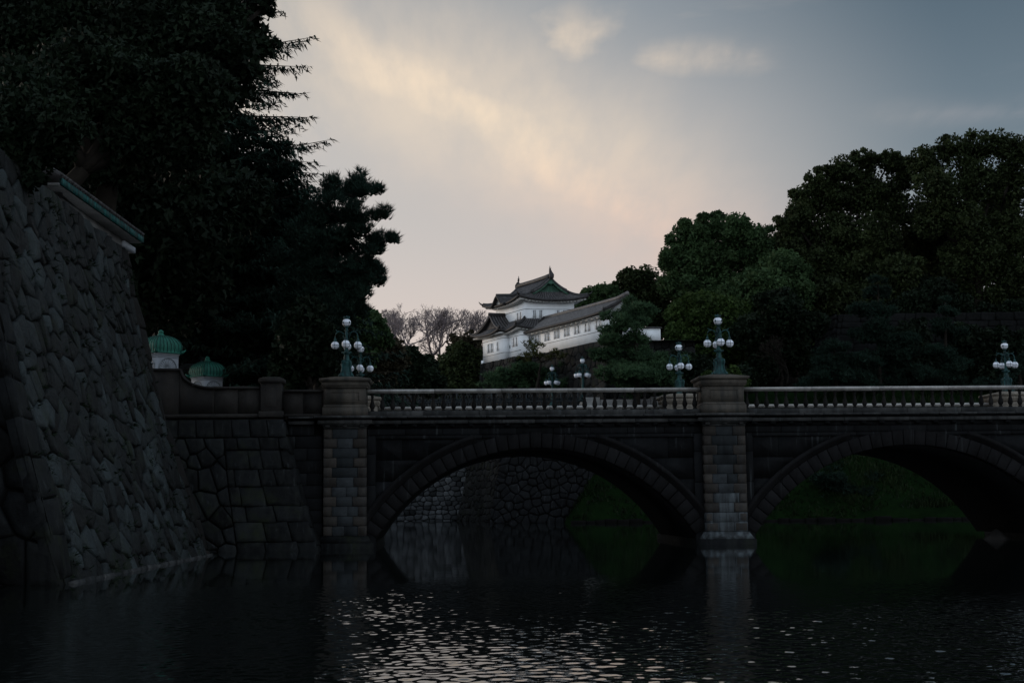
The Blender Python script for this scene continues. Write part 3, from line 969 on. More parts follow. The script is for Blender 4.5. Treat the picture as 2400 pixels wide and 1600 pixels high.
def bridge_lamp(uc, vc, label):
    o = B(uc, vc, 7.2)
    t = thing('street_lamp', o, label, 'street lamp', 'five-globe lamps of the stone bridge')
    ox, oy, oz = o
    mb = MB()
    # square flaring foot with four claws
    def sq(w, z, ch=0.25):
        c = w * ch
        pts = [(-w + c, -w), (w - c, -w), (w, -w + c), (w, w - c), (w - c, w), (-w + c, w), (-w, w - c), (-w, -w + c)]
        return [(ox + p * _al[0] + q * _cr[0], oy + p * _al[1] + q * _cr[1], oz + z) for p, q in pts]
    mb.loft([sq(0.30, 0), sq(0.30, 0.04), sq(0.24, 0.10), sq(0.235, 0.16), sq(0.20, 0.24), sq(0.17, 0.38), sq(0.165, 0.52), sq(0.19, 0.60), sq(0.18, 0.66), sq(0.12, 0.72)])
    mb.build('foot', M['bronze'], t)
    for k in range(4):
        ph = BA + math.pi / 4 + k * math.pi / 2
        cx, cy = math.cos(ph), math.sin(ph)
        mb = MB()
        mb.tube([(ox + cx * r, oy + cy * r, oz + z) for r, z in ((0.40, 0.025), (0.36, 0.07), (0.31, 0.13), (0.27, 0.25), (0.235, 0.42), (0.27, 0.56), (0.255, 0.65), (0.19, 0.71))], [0.055, 0.06, 0.05, 0.04, 0.038, 0.05, 0.045, 0.03], 6)
        mb.build('claw', M['bronze'], t, smooth=True)
    mb = MB()
    mb.lathe([(0.15, 0.70), (0.155, 0.74), (0.12, 0.76), (0.125, 0.80), (0.115, 0.84), (0.125, 0.88), (0.10, 0.92), (0.105, 0.97), (0.16, 1.02), (0.175, 1.06), (0.12, 1.10), (0.085, 1.16), (0.06, 1.24), (0.055, 1.50), (0.075, 1.54), (0.055, 1.60), (0.06, 1.80), (0.09, 1.86), (0.06, 1.92), (0.055, 1.98), (0.10, 2.02), (0.05, 2.06), (0.05, 2.12), (0.10, 2.16), (0.11, 2.19)], (ox, oy, oz), 12)
    mb.build('shaft', M['bronze'], t, smooth=True)
    for k in range(4):     # leaf collar
        ph = BA + k * math.pi / 2
        mb = MB(); mb.sphere((ox + 0.17 * math.cos(ph), oy + 0.17 * math.sin(ph), oz + 1.06), 0.05, 8, 6); mb.build('collar_boss', M['bronze'], t, smooth=True)
    globe_part(t, (ox, oy, oz + 2.35), 0.19, None, True)
    mb = MB()
    mb.lathe([(0.12, 2.50), (0.125, 2.56), (0.10, 2.57)], (ox, oy, oz), 12)
    for k in range(8):
        ph = k * math.pi / 4
        mb.tube([(ox + 0.11 * math.cos(ph), oy + 0.11 * math.sin(ph), oz + 2.55), (ox + 0.135 * math.cos(ph), oy + 0.135 * math.sin(ph), oz + 2.62)], [0.03, 0.012], 5)
    mb.lathe([(0.07, 2.56), (0.05, 2.62), (0.012, 2.66)], (ox, oy, oz), 8)
    mb.build('crown', M['bronze'], t)
    for k in range(4):
        ph = BA + k * math.pi / 2
        c, s_ = math.cos(ph), math.sin(ph)
        def A(r, z): return (ox + c * r, oy + s_ * r, oz + z)
        mb = MB()
        mb.tube([A(0.05, 1.82), A(0.12, 1.86), A(0.20, 1.93), A(0.29, 1.965), A(0.38, 1.945), A(0.45, 1.87), A(0.48, 1.76), A(0.485, 1.66)], [0.035, 0.03, 0.028, 0.026, 0.026, 0.025, 0.024, 0.024], 6)
        mb.tube([A(0.29, 1.965), A(0.37, 1.985), A(0.43, 2.0), A(0.455, 2.05)], [0.022, 0.018, 0.018, 0.012], 5)
        mb.tube([A(0.06, 1.60), A(0.11, 1.70), A(0.14, 1.80), A(0.10, 1.87)], 0.016, 5)
        arm = mb.build('arm', M['bronze'], t, smooth=True)
        mb = MB(); mb.lathe([(0.03, 1.69), (0.045, 1.66), (0.05, 1.62), (0.085, 1.53), (0.095, 1.52)], (ox + c * 0.485, oy + s_ * 0.485, oz), 10)
        mb.build('globe_holder', M['bronze'], arm, smooth=True)
        globe_part(t, (ox + c * 0.485, oy + s_ * 0.485, oz + 1.375), 0.173, None)
    return t


bridge_lamp(PIERS[0], 0.42, 'verdigris five-globe lamp on the near left pier, closest to the green domes')
bridge_lamp(PIERS[1], 0.42, 'tall verdigris five-globe lamp on the front middle pier of the bridge')
bridge_lamp(PIERS[0], 10.75, 'verdigris five-globe lamp on the rear railing, partly behind the left pier lamp')
bridge_lamp(PIERS[1], 10.75, 'verdigris five-globe lamp on the rear railing, just left of the middle pier')
bridge_lamp(PIERS[2], 10.75, 'verdigris five-globe lamp on the rear railing at the right edge of the picture')


def egg_lamp(base, h, label, k=1.0):
    t = thing('iron_bridge_lamp', base, label, 'street lamp', 'egg-globe lamps of the farther bridge')
    ox, oy, oz = base
    mb = MB()
    mb.lathe([(0.42 * k, 0), (0.42 * k, 0.12), (0.30 * k, 0.25), (0.32 * k, 0.4), (0.2 * k, 0.6), (0.12 * k, 0.9), (0.09 * k, h * 0.5), (0.07 * k, h * 0.74), (0.12 * k, h * 0.77), (0.06 * k, h * 0.80)], (ox, oy, oz), 10)
    mb.build('post', M['bronze'], t, smooth=True)
    def egg(c, r):
        mb = MB()
        mb.lathe([(0.01, -1.05 * r), (0.55 * r, -0.9 * r), (0.9 * r, -0.45 * r), (1.0 * r, 0.05 * r), (0.98 * r, 0.5 * r), (0.85 * r, 0.75 * r)], c, 14)
        g = mb.build('globe', M['globe'], t, smooth=True)
        mb = MB()
        mb.lathe([(1.12 * r, 0.74 * r), (0.95 * r, 0.95 * r), (0.45 * r, 1.15 * r), (0.28 * r, 1.5 * r), (0.33 * r, 1.65 * r), (0.05 * r, 2.0 * r)], c, 12)
        mb.build('globe_cap', M['bronze'], g)
    r = 0.185 * k
    egg((ox, oy, oz + h * 0.80 + r * 1.05), r)
    for q in range(5):
        ph = 0.35 + q * 2 * math.pi / 5
        c, s_ = math.cos(ph), math.sin(ph)
        R = 0.50 * k
        mb = MB()
        mb.tube([(ox + c * R * a, oy + s_ * R * a, oz + h * b) for a, b in ((0.1, 0.70), (0.35, 0.775), (0.65, 0.765), (0.92, 0.71), (1.0, 0.66))], 0.032 * k, 5)
        mb.tube([(ox + c * R * a, oy + s_ * R * a, oz + h * b) for a, b in ((0.15, 0.58), (0.45, 0.65), (0.55, 0.72), (0.4, 0.76))], 0.02 * k, 5)
        mb.build('arm', M['bronze'], t)
        egg((ox + c * R, oy + s_ * R, oz + h * 0.55), r)
    return t
egg_lamp((7.35, 148.0, 12.45), 5.0, 'green iron lamp with egg-shaped globes, the taller of the pair under the white turret', 1.38)
egg_lamp((4.45, 158.0, 12.45), 5.2, 'green iron lamp with egg-shaped globes, the lower left one of the pair under the turret', 1.38)
egg_lamp((-18.9, 148.0, 12.1), 5.0, 'green iron lamp with egg-shaped globes behind the left pier pedestal', 1.38)


# ------------------------------------------------------------------ castle walls
def wall_fn(A, Bp, off, e0=None, e1=None, flip=1):
    A = np.array(A, float); Bp = np.array(Bp, float)
    L = np.linalg.norm(Bp - A); d = (Bp - A) / L
    out = np.array([d[1], -d[0]]) * flip
    def fn(s, z, o=0.0):
        a0 = e0(z) if e0 else 0.0
        a1 = e1(z) if e1 else 0.0
        ss = a0 + s * (L - a0 - a1) / L
        p = A + d * ss - out * off(z) + out * o * 0.95
        return (p[0], p[1], z + o * 0.3)
    return fn, L


def backing(root, fn, L, z0, z1, o, mat, n=10, name='backing'):
    mb = MB(fn); mb.tint = 0.3
    mb.grid(lambda i, j: (L * i, z0 + (z1 - z0) * j, o), 6, n)
    mb.build(name, mat, root)


# the high wall on the left: face along the water, corner towards the bridge, short face towards us
P2 = at_z(497, 1299, 0)[:2]
P1 = at_z(150, 1370, 0)[:2]
HW = 11.0
def sori(z, top, k=0.29):
    q = max(z, 0) / HW
    return top * ((1 + k) * q - k * q * q) + min(z, 0) * 0.35
offA = lambda z: sori(z, 2.85)
offE = lambda z: sori(z, 2.4)
high = thing('castle_wall', (P1[0], P1[1], 0), 'high battered castle wall of fitted grey stones on the left, rising from the water', 'stone wall')
offN = lambda z: 0.04 * z
fnA, LA = wall_fn(P2, P1, offA, offE, offN, flip=-1)
backing(high, fnA, LA, -1.2, HW, -0.10, M['joint'])
cells = voronoi(LA - 1.2 - 1.3, HW + 0.9, 0.88, 0.66, 0.46, 3, True, 1.2, -0.9)
rubble(high, fnA, cells, M['wall'], 21, 0.032, 0.055, 296, near=lambda s, z: abs(z - 4.5) * 0.6 - s * 0.2, tilt_=0.12, pw=1.9)
rngq = np.random.default_rng(8)
for (s0, flip_, wide, hh, mt) in ((0.0, 0, 1.2, 1.15, 'quoin'), (LA, 1, 1.3, 0.95, 'abut')):
    z = -0.9; k = 0
    while z < HW - 0.2:
        w = wide - 0.02
        h2 = min(hh * rngq.uniform(0.85, 1.15), HW - z)
        a, b_ = (0.0, w) if not flip_ else (LA - w, LA)
        mb = MB(fnA); mb.tint = rngq.uniform()
        stone(mb, [(a, z), (b_, z + rngq.uniform(-0.08, 0.08)), (b_, z + h2 + rngq.uniform(-0.05, 0.05)), (a, z + h2)], 0.022, 0.05, rngq, 0.3)
        mb.build('corner_stone', M[mt], high)
        z += h2; k += 1
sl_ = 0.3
while sl_ < LA - 0.4:                      # footing stones just above the waterline, their pale tone painting a line of reflection
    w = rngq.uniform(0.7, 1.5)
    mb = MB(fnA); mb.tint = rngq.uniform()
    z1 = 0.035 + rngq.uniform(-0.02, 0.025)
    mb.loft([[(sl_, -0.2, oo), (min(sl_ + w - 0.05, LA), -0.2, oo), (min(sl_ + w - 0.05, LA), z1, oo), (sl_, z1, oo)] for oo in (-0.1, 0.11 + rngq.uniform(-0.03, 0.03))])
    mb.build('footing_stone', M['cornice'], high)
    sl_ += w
fnB, LB = wall_fn(P1 + np.array([-16, 1.0]), P1, offN, None, lambda z: offA(z), flip=1)
backing(high, fnB, LB, -1.2, HW, -0.10, M['joint'])
cellsB = voronoi(7.0, HW + 0.9, 1.25, 0.95, 0.42, 4, True, LB - 7.0, -0.9)
rubble(high, fnB, cellsB, M['abut'], 22, 0.03, 0.09, 90)
fnE, LE = wall_fn(P2, P2 + np.array([-14, 1.5]), offE, offA, None, flip=1)
backing(high, fnE, LE, -1.2, HW, -0.02, M['wall'], name='wall_face')

# plaster fence with a green-edged roof on top of the high wall
fence = thing('roofed_fence', (-14.1, 46.5, HW), 'white plaster fence with green-edged tiled roof on top of the high wall', 'fence')
mb = MB(); mb.box(-14.35, -14.0, 42, 50.4, HW - 0.15, HW + 0.42); mb.build('plaster_wall', M['concrete'], fence)  # white plaster given a darker grey, the shade on it put into the colour
mb = MB(); mb.box(-14.9, -13.55, 41.8, 51.3, HW + 0.36, HW + 0.44); mb.build('soffit', M['concrete'], fence)
mb = MB(); mb.box(-14.3, -13.9, 50.4, 51.9, HW + 0.10, HW + 0.30); mb.build('beam_end', M['sentry'], fence)
y = 41.9
while y < 51.2:
    mb = MB(); mb.box(-13.56, -13.47, y + 0.02, min(y + 1.05, 51.4), HW + 0.40, HW + 0.60); mb.build('green_edge', M['roofgreen'], fence)
    y += 1.07
mb = MB()
mb.loft([[(-13.47, yy, HW + 0.605), (-13.5, yy, HW + 0.70), (-14.15, yy, HW + 1.05), (-14.3, yy, HW + 1.05), (-14.95, yy, HW + 0.70), (-14.98, yy, HW + 0.605)] for yy in (41.6, 51.45)])
mb.build('roof', M['tiledark'], fence)
mb = MB(); mb.tube([(-14.22, 41.5, HW + 1.12), (-14.22, 51.6, HW + 1.12)], 0.13, 8); mb.build('ridge', M['tiledark'], fence)
tiles = MB()
yy = 41.8
while yy < 51.4:
    tiles.tube([(-13.44, yy, HW + 0.66), (-14.15, yy, HW + 1.09)], 0.07, 6)
    yy += 0.27
tiles.build('tile_rows', M['tile'], fence, kind='stuff')

# abutment wall left of the bridge
abut = thing('abutment_wall', (-10, 57.5, 0), 'dark abutment wall of mixed boulders and squared blocks left of the bridge', 'stone wall')
aw = lambda z: 1.75 * (1.15 * max(z, 0) / 5.45 - 0.15 * (max(z, 0) / 5.45) ** 2) + min(z, 0) * 0.3
ar = lambda z: 1.6 * (1.35 * max(z, 0) / 5.45 - 0.35 * (max(z, 0) / 5.45) ** 2) + min(z, 0) * 0.3
fnC, LC = wall_fn((-15.2, 57.1), (-7.86, 57.55), aw, None, ar, flip=1)
backing(abut, fnC, LC, -1.2, 5.42, -0.10, M['joint'])
cells = voronoi(LC - 3.2, 5.1, 0.86, 0.70, 0.50, 9, True, 0, -0.5)
rubble(abut, fnC, cells, M['abut'], 31, 0.03, 0.085, 120)
cells = courses(3.2, 5.1, 1.0, 0.70, 10, LC - 3.2, -0.5, 0.05)
rubble(abut, fnC, cells, M['abut'], 32, 0.014, 0.03, 60, name='squared_block')
for k in range(8):
    a = LC * k / 8
    mb = MB(fnC); mb.tint = rng.uniform()
    stone(mb, [(a, 4.62), (a + LC / 8, 4.62), (a + LC / 8, 5.38), (a, 5.38)], 0.014, 0.02, rngq, 0.2)
    mb.build('top_course', M['abut'], abut)
fnD, LD = wall_fn((-7.86, 57.55), (-8.1, 62.0), ar, aw, None, flip=1)
backing(abut, fnD, LD, -1.2, 5.42, -0.08, M['joint'])
cells = courses(LD, 5.8, 1.0, 0.75, 12, 0, -0.5)
rubble(abut, fnD, cells, M['abut'], 33, 0.014, 0.03, 60, name='block')

# ashlar between abutment and left pier, with the ends of the cornice
for k in range(10):
    z0 = -0.5 + k * 0.52
    xs = [-3.2, -2.1, -0.95] if k % 2 else [-3.2, -2.6, -1.6, -0.95]
    for a, b_ in zip(xs, xs[1:]):
        mb = MB(B); mb.tint = rng.uniform()
        mb.block(a + 0.006, b_ - 0.006, z0 + 0.006, z0 + 0.514, 0.04 + rng.uniform(0, 0.02), 0.6, 0.015)
        mb.build('wing_block', M['bridge'], bridge)
mb = MB(B); mb.box(-4, -0.9, 0.3, 10.9, -1.5, 5.40); mb.build('wing_core', M['bridge'], bridge)
for z0, z1, v, mt in ((4.72, 5.15, -0.03, 'bridge'), (5.16, 5.31, -0.30, 'cornice'), (5.40, 5.49, -0.42, 'cornice')):
    mb = MB(B); mb.tint = 0.5; mb.block(-2.35, -1.29, z0, z1, v, 0.35, 0.02); mb.build('wing_cornice', M[mt], bridge)

# parapet left of the bridge
par = thing('parapet_wall', B(-4.5, -0.2, 5.5), 'dark stone parapet that sweeps up to the high wall, left of the bridge', 'parapet')
def par_top(u):
    if u > -3.0: return 6.52
    if u > -5.5: return 6.66
    q = min((-5.5 - u) / 1.35, 1.0)
    return 6.66 + 0.78 * (1 - math.sqrt(max(1 - q * q, 0.0))) if q < 1 else 7.44
def par_piece(u0, u1, name, za, topfn, va, vb, mat, n=1, tint=0.5):
    mb = MB(B); mb.tint = tint
    us = np.linspace(u0, u1, n + 1)
    mb.loft([[(u, va, za), (u, vb, za), (u, vb, topfn(u)), (u, va, topfn(u))] for u in us])
    return mb.build(name, mat, par)
par_piece(-9.2, -2.55, 'sill', 5.46, lambda u: 5.62, -0.46, 0.30, M['parapet'], tint=0.9)
par_piece(-2.6, -0.94, 'sill', 5.50, lambda u: 5.60, -0.34, 0.30, M['parapet'], tint=0.9)
for a, b_, n in ((-9.2, -6.9, 1), (-6.89, -5.42, 14), (-5.41, -4.45, 1), (-4.44, -3.5, 1)):
    par_piece(a, b_ - 0.012, 'panel_stone', 5.622, par_top, -0.32, 0.12, M['parapet'], n, rng.uniform())
par_piece(-2.56, -1.75, 'panel_stone', 5.602, par_top, -0.20, 0.18, M['parapet'], 1, 0.8)
par_piece(-1.74, -0.96, 'panel_stone', 5.602, par_top, -0.20, 0.18, M['parapet'], 1, 0.5)
for a, b_, n in ((-9.2, -6.88, 1), (-6.875, -5.42, 16), (-5.415, -3.56, 2), (-2.54, -0.95, 1)):
    mb = MB(B); mb.tint = rng.uniform()
    sec = [(-0.42, 0.004), (0.2, 0.004), (0.24, 0.05), (0.2, 0.11), (-0.40, 0.11), (-0.46, 0.06)]
    mb.loft([[(u, v + (0.1 if b_ > -1 else 0), par_top(u - (1e-4 if n == 1 else 0)) + z) for v, z in sec] for u in np.linspace(a, b_, n + 1)])
    mb.build('coping', M['parapet'], par)
mb = MB(B); mb.tint = 0.9; mb.block(-3.56, -2.55, 5.46, 5.72, -0.60, 0.35, 0.03); mb.build('pillar_base', M['parapet'], par)
mb = MB(B); mb.tint = 0.8; mb.block(-3.49, -2.62, 5.721, 6.92, -0.52, 0.28, 0.025); pil = mb.build('pillar', M['parapet'], par)
mb = MB(B); mb.tint = 1.0; mb.block(-3.27, -2.84, 5.90, 6.72, -0.545, -0.50, 0.015); mb.build('raised_panel', M['parapet'], pil)
mb = MB(B); mb.tint = 1.0; mb.box(-3.58, -2.53, -0.62, 0.38, 6.921, 7.08); mb.build('pillar_cap', M['parapet'], par)
mb = MB(B); mb.tint = 1.0; mb.box(-3.58, -2.53, -0.62, 0.38, 7.081, 7.16, top=(0.2, 0.2)); mb.build('pillar_top', M['parapet'], par)


# sentry boxes with ribbed copper domes
def sentry(px, Y, ztop, label, rot):
    c = at(px, 850, Y)
    zg = 5.5
    t = thing('sentry_box', (c[0], c[1], zg), label, 'sentry box', 'sentry boxes behind the parapet')
    H0 = ztop - 1.0                 # eave
    R = 0.62
    ca, sa = math.cos(rot), math.sin(rot)
    def W(x, y, z): return (c[0] + x * ca - y * sa, c[1] + x * sa + y * ca, z)
    def sq(h, z, ch=0.05): return [(-h + ch, -h, z), (h - ch, -h, z), (h, -h + ch, z), (h, h - ch, z), (h - ch, h, z), (-h + ch, h, z), (-h, h - ch, z), (-h, -h + ch, z)]
    for nm, loops, mt in (('plinth', [sq(R + 0.06, zg), sq(R + 0.06, zg + 0.35)], 'concrete'), ('walls', [sq(R, zg + 0.351), sq(R, H0)], 'sentry'),
                          ('frieze', [sq(R + 0.015, H0 - 0.20), sq(R + 0.015, H0 - 0.13), sq(R + 0.05, H0 - 0.10), sq(R + 0.07, H0 - 0.005)], 'sentry')):
        mb = MB(W); mb.loft(loops); mb.build(nm, M[mt], t)
    for k in range(4):              # arched panel with half rosette on every side
        ck, sk = math.cos(k * math.pi / 2), math.sin(k * math.pi / 2)
        def Wk(s_, d, z, ck=ck, sk=sk): return W(s_ * ck - (-(R + d)) * sk, s_ * sk + (-(R + d)) * ck, z)
        zc = H0 - 0.78
        mb = MB(Wk)
        rr = 0.50
        def arc(r0, r1, n, d):
            for i in range(n):
                b0 = math.pi * i / n; b1 = math.pi * (i + 1) / n
                q = [(r * math.cos(b), zc + r * math.sin(b)) for r, b in ((r0, b0), (r1, b0), (r1, b1), (r0, b1))]
                mb.loft([[(s_, -0.01, z) for s_, z in q], [(s_, d, z) for s_, z in q]])
        arc(rr * 0.92, rr * 1.02, 18, 0.035)
        arc(rr * 0.12, rr * 0.20, 8, 0.03)
        for i in range(12):
            a = math.pi * i / 11
            q = [(r * math.cos(a) + e * math.sin(a), zc + r * math.sin(a) - e * math.cos(a)) for r, e in ((rr * 0.22, 0.007), (rr * 0.90, 0.013), (rr * 0.90, -0.013), (rr * 0.22, -0.007))]
            mb.loft([[(s_, -0.01, z) for s_, z in q], [(s_, 0.025, z) for s_, z in q]])
        mb.box(-R * 0.94, R * 0.94, -0.01, 0.03, H0 - 0.26, H0 - 0.235)
        mb.build('rosette_panel', M['sentryline'], t)
    prof = [(0.735, -0.06), (0.74, -0.02), (0.69, 0.0), (0.695, 0.10), (0.715, 0.20), (0.71, 0.32), (0.675, 0.44), (0.61, 0.55), (0.52, 0.645), (0.40, 0.725), (0.27, 0.785), (0.15, 0.82)]
    mb = MB(W)
    def ring(h, z):
        n = 6
        pts = []
        for k in range(4):
            for i in range(n):
                u = -1 + 2 * i / n
                bul = 1 + 0.045 * (1 - u * u)
                x, y = u * h, -h * bul
                ck, sk = [(1, 0), (0, 1), (-1, 0), (0, -1)][k]
                pts.append((x * ck - y * sk, x * sk + y * ck, H0 + z))
        return pts
    mb.loft([ring(h, z) for h, z in prof]); dome = mb.build('dome', M['copper'], t)
    for k in range(4):
        ck, sk = [(1, 0), (0, 1), (-1, 0), (0, -1)][k]
        for i in range(7):
            u = -1 + 2 * i / 7 + (0 if i == 0 else 0)
            mb = MB()
            pts = []
            for h, z in prof[2:]:
                y = -h * (1 + 0.045 * (1 - u * u)) - 0.004
                pts.append(W(u * h * ck - y * sk, u * h * sk + y * ck, H0 + z))
            mb.tube(pts, 0.030 if i == 0 else 0.021, 5)
            mb.build('rib', M['copperrib'], dome)
        mb = MB()                   # upturned eave corner
        mb.tube([W((-r) * ck - (-r) * sk, (-r) * sk + (-r) * ck, H0 + z) for r, z in ((0.66, 0.0), (0.76, 0.03), (0.84, 0.13))], [0.10, 0.07, 0.02], 6)
        mb.build('eave_tip', M['copper'], dome)
    mb = MB(); mb.lathe([(0.19, 0.80), (0.18, 0.86), (0.13, 0.90), (0.11, 0.96), (0.14, 0.99), (0.11, 1.05), (0.03, 1.12)], (c[0], c[1], H0), 12); mb.build('finial', M['copper'], t, smooth=True)
    return t


sentry(376, 67.0, 10.05, 'white sentry box with green ribbed dome, the larger one beside the high wall', math.radians(47))
sentry(486, 78.0, 9.95, 'white sentry box with green ribbed dome, the lower right one of the two', math.radians(47))

# big-block wall of the gate enclosure behind the sentry boxes
gate = thing('gate_wall', (-22, 92, 5.5), 'dark wall of huge squared blocks behind the green-domed sentry boxes', 'stone wall')
gl = lambda z: 0.25 * (z - 5)
fnG, LG = wall_fn((-34, 88.5), (-18.3, 88.5), gl, None, gl, flip=1)
backing(gate, fnG, LG, 5, 15.2, -0.1, M['joint'])
rubble(gate, fnG, courses(LG, 10.2, 2.1, 0.97, 41, 0, 5), M['abut'], 42, 0.02, 0.04, 120, name='block')
fnG2, LG2 = wall_fn((-18.3, 88.5), (-18.3, 106), gl, gl, None, flip=1)
backing(gate, fnG2, LG2, 5, 15.2, -0.1, M['joint'])
rubble(gate, fnG2, courses(LG2, 10.2, 1.6, 0.97, 43, 0, 5), M['wall'], 44, 0.02, 0.05, 130, name='block')
mb = MB(); mb.box(-40, -21.0, 91.5, 106, 5.5, 15.1); mb.build('earth_fill', M['soil'], gate)

# ------------------------------------------------------------------ farther iron bridge
iron = thing('iron_bridge', (-8, 148, 9), 'dark iron bridge with lattice railing, glimpsed between the balusters', 'bridge')
mb = MB(); mb.box(-24, 7.3, 147.4, 158.6, 10.9, 12.05); mb.build('girder', M['iron'], iron)
for yy in (147.5, 158.5):
    r_ = thing('railing', (-8, yy, 12.0), None, None, parent=iron)
    mb = MB(); mb.box(-24, 7.3, yy - 0.12, yy + 0.12, 12.42, 12.55); mb.build('kick_rail', M['pierg'], r_)
    mb = MB(); mb.box(-24, 7.3, yy - 0.10, yy + 0.10, 13.5, 13.62); mb.build('hand_rail', M['iron'], r_)
    k = 0
    xx = -23.8
    ringm = None
    while xx < 7.2:
        mb = MB(); mb.box(xx - 0.09, xx + 0.09, yy - 0.09, yy + 0.09, 12.05, 13.78, top=(0.03, 0.03)); mb.build('rail_post', M['iron'], r_)
        for q in range(3):
            cx = xx + 0.3 + q * 0.6
            mb = MB()
            mb.tube([(cx + 0.27 * math.cos(a), yy, 13.03 + 0.42 * math.sin(a)) for a in np.linspace(0, 2 * math.pi, 13)], 0.045, 4, False)
            mb.tube([(cx - 0.25, yy, 12.6), (cx + 0.25, yy, 13.46)], 0.035, 4)
            mb.tube([(cx + 0.25, yy, 12.6), (cx - 0.25, yy, 13.46)], 0.035, 4)
            mb.build('lattice', M['iron'], r_)
        xx += 1.8
iab = thing('bridge_abutment', (11.5, 150, 7), 'pale stone abutment at the right end of the iron bridge', 'abutment')
for k in range(5):
    mb = MB(); mb.tint = rng.uniform()
    mb.block(7.35 + k * 1.75, 7.35 + (k + 1) * 1.75 - 0.04, 6.0, 12.6 + (0.25 if k in (0, 4) else 0), 147.3, 158.7, 0.06)
    mb.build('abutment_block', M['concrete'], iab)

# ------------------------------------------------------------------ white turret
C0 = at(1229, 724, 170.0)
TA = math.radians(-63.5); TB = math.radians(8.0)
_ta = np.array([math.cos(TA), math.sin(TA)]); _tb = np.array([math.cos(TB), math.sin(TB)])
def T(a, b, z):
    p = C0[:2] + _ta * a + _tb * b
    return (p[0], p[1], z)
ZB = 19.5
turret = thing('white_turret', T(-4, 3, ZB), 'white two-storey castle turret with dark tiled roofs and green gable', 'turret')
corridor = thing('white_gallery', T(10, 2.2, ZB), 'long white one-storey gallery with tiled roof running from the turret towards the pine', 'gallery')


def tbox(root, a0, a1, b0, b1, z0, z1, name, mat):
    mb = MB(T); mb.box(a0, a1, b0, b1, z0, z1)
    return mb.build(name, mat, root)


def slope(root, e0, e1, t0, t1, mat, sag=0.18, up=0.35, ribs=0.36, thick=0.16, name='roof_slope', upl=1, upr=1, ribr=0.075):
    """concave tiled slope between an eave line e0-e1 and a top line t0-t1 (a, b, z)"""
    e0, e1, t0, t1 = map(np.array, (e0, e1, t0, t1))
    def P(s, t, dz=0.0):
        p = (e0 * (1 - s) + e1 * s) * (1 - t) + (t0 * (1 - s) + t1 * s) * t
        k = (upl * max(0, 1 - s / 0.45) ** 2.2 if s < 0.45 else 0) + (upr * max(0, (s - 0.55) / 0.45) ** 2.2 if s > 0.55 else 0)
        return (p[0], p[1], p[2] - sag * 4 * t * (1 - t) + up * k * (1 - t) ** 2 + dz)
    mb = MB(T)
    nu, nv = 16, 6
    mb.grid(lambda i, j: P(i, j), nu, nv)
    mb.grid(lambda i, j: P(i, j, -thick), nu, nv)
    mb.grid(lambda i, j: P(i, 0, -thick * j), nu, 1)
    mb.grid(lambda i, j: P(0, i, -thick * j), nv, 1)
    mb.grid(lambda i, j: P(1, i, -thick * j), nv, 1)
    o = mb.build(name, mat, root)
    L = np.linalg.norm((e1 - e0)[:2] * np.array([1, 1]))
    n = max(2, int(L / ribs))
    tm = MB(T)
    for k in range(n + 1):
        s = k / n
        pts = [P(s, t, 0.03) for t in np.linspace(0, 1, 6)]
        tm.tube(pts, ribr, 5)
    tm.build('tile_rows', M['tilerib'] if mat in (M['tile'], M['tiledark']) else mat, o, kind='stuff')
    ed = MB(T)
    ed.tube([P(s, 0, -0.06) for s in np.linspace(0, 1, 17)], 0.17, 6)
    ed.build('eave_edge', M['tiledark'], o)
    return P


def ridge(root, pts, r=0.17, name='ridge', mat='tiledark'):
    mb = MB(T)
    loops = []
    for i, p in enumerate(pts):
        q0 = np.array(pts[max(i - 1, 0)]); q1 = np.array(pts[min(i + 1, len(pts) - 1)])
        d = q1 - q0; d2 = np.array([d[0], d[1]]); d2 = d2 / (np.linalg.norm(d2) + 1e-9)
        nrm = np.array([-d2[1], d2[0]])
        loops.append([(p[0] + nrm[0] * w, p[1] + nrm[1] * w, p[2] + h) for w, h in ((-r * 1.25, -0.1), (r * 1.25, -0.1), (r * 1.0, r * 1.2), (r * 0.5, r * 1.9), (-r * 0.5, r * 1.9), (-r * 1.0, r * 1.2))])
    mb.loft(loops)
    return mb.build(name, M[mat], root)


def tip(root, p, d, h=0.45):
    mb = MB(T)
    mb.tube([p, (p[0] + d[0] * 0.3, p[1] + d[1] * 0.3, p[2] + h * 0.35), (p[0] + d[0] * 0.5, p[1] + d[1] * 0.5, p[2] + h)], [0.14, 0.09, 0.03], 5)
    mb.build('roof_tip', M['tiledark'], root)


def windows(root, face, spots, w, h, z, mat='pane', bars=3):
    """face: function (s, out, z) -> local; each window a part with its bars as sub-part"""
    for s in spots:
        mb = MB(lambda a, b, c: T(*face(a, b, c)))
        mb.box(s - w / 2, s + w / 2, -0.05, 0.012, z, z + h)
        o = mb.build('window', M[mat], root)
        mb = MB(lambda a, b, c: T(*face(a, b, c)))
        for k in range(bars):
            x = s - w / 2 + w * (k + 0.5) / bars
            mb.box(x - w * 0.055, x + w * 0.055, 0.013, 0.04, z + 0.01, z + h - 0.01)
        for x in (s - w / 2, s + w / 2):
            mb.box(x - 0.04, x + 0.04, 0.013, 0.06, z - 0.03, z + h + 0.03)
        mb.build('window_bars', M['plaster'], o)


def dark_line(root, face, s0, s1, z):  # thin dark strip painting the shadow line of a wall moulding
    mb = MB(lambda a, b, c: T(*face(a, b, c)))
    mb.box(s0, s1, -0.02, 0.02, z, z + 0.055)
    mb.build('shade_line', M['dark_line'], root)


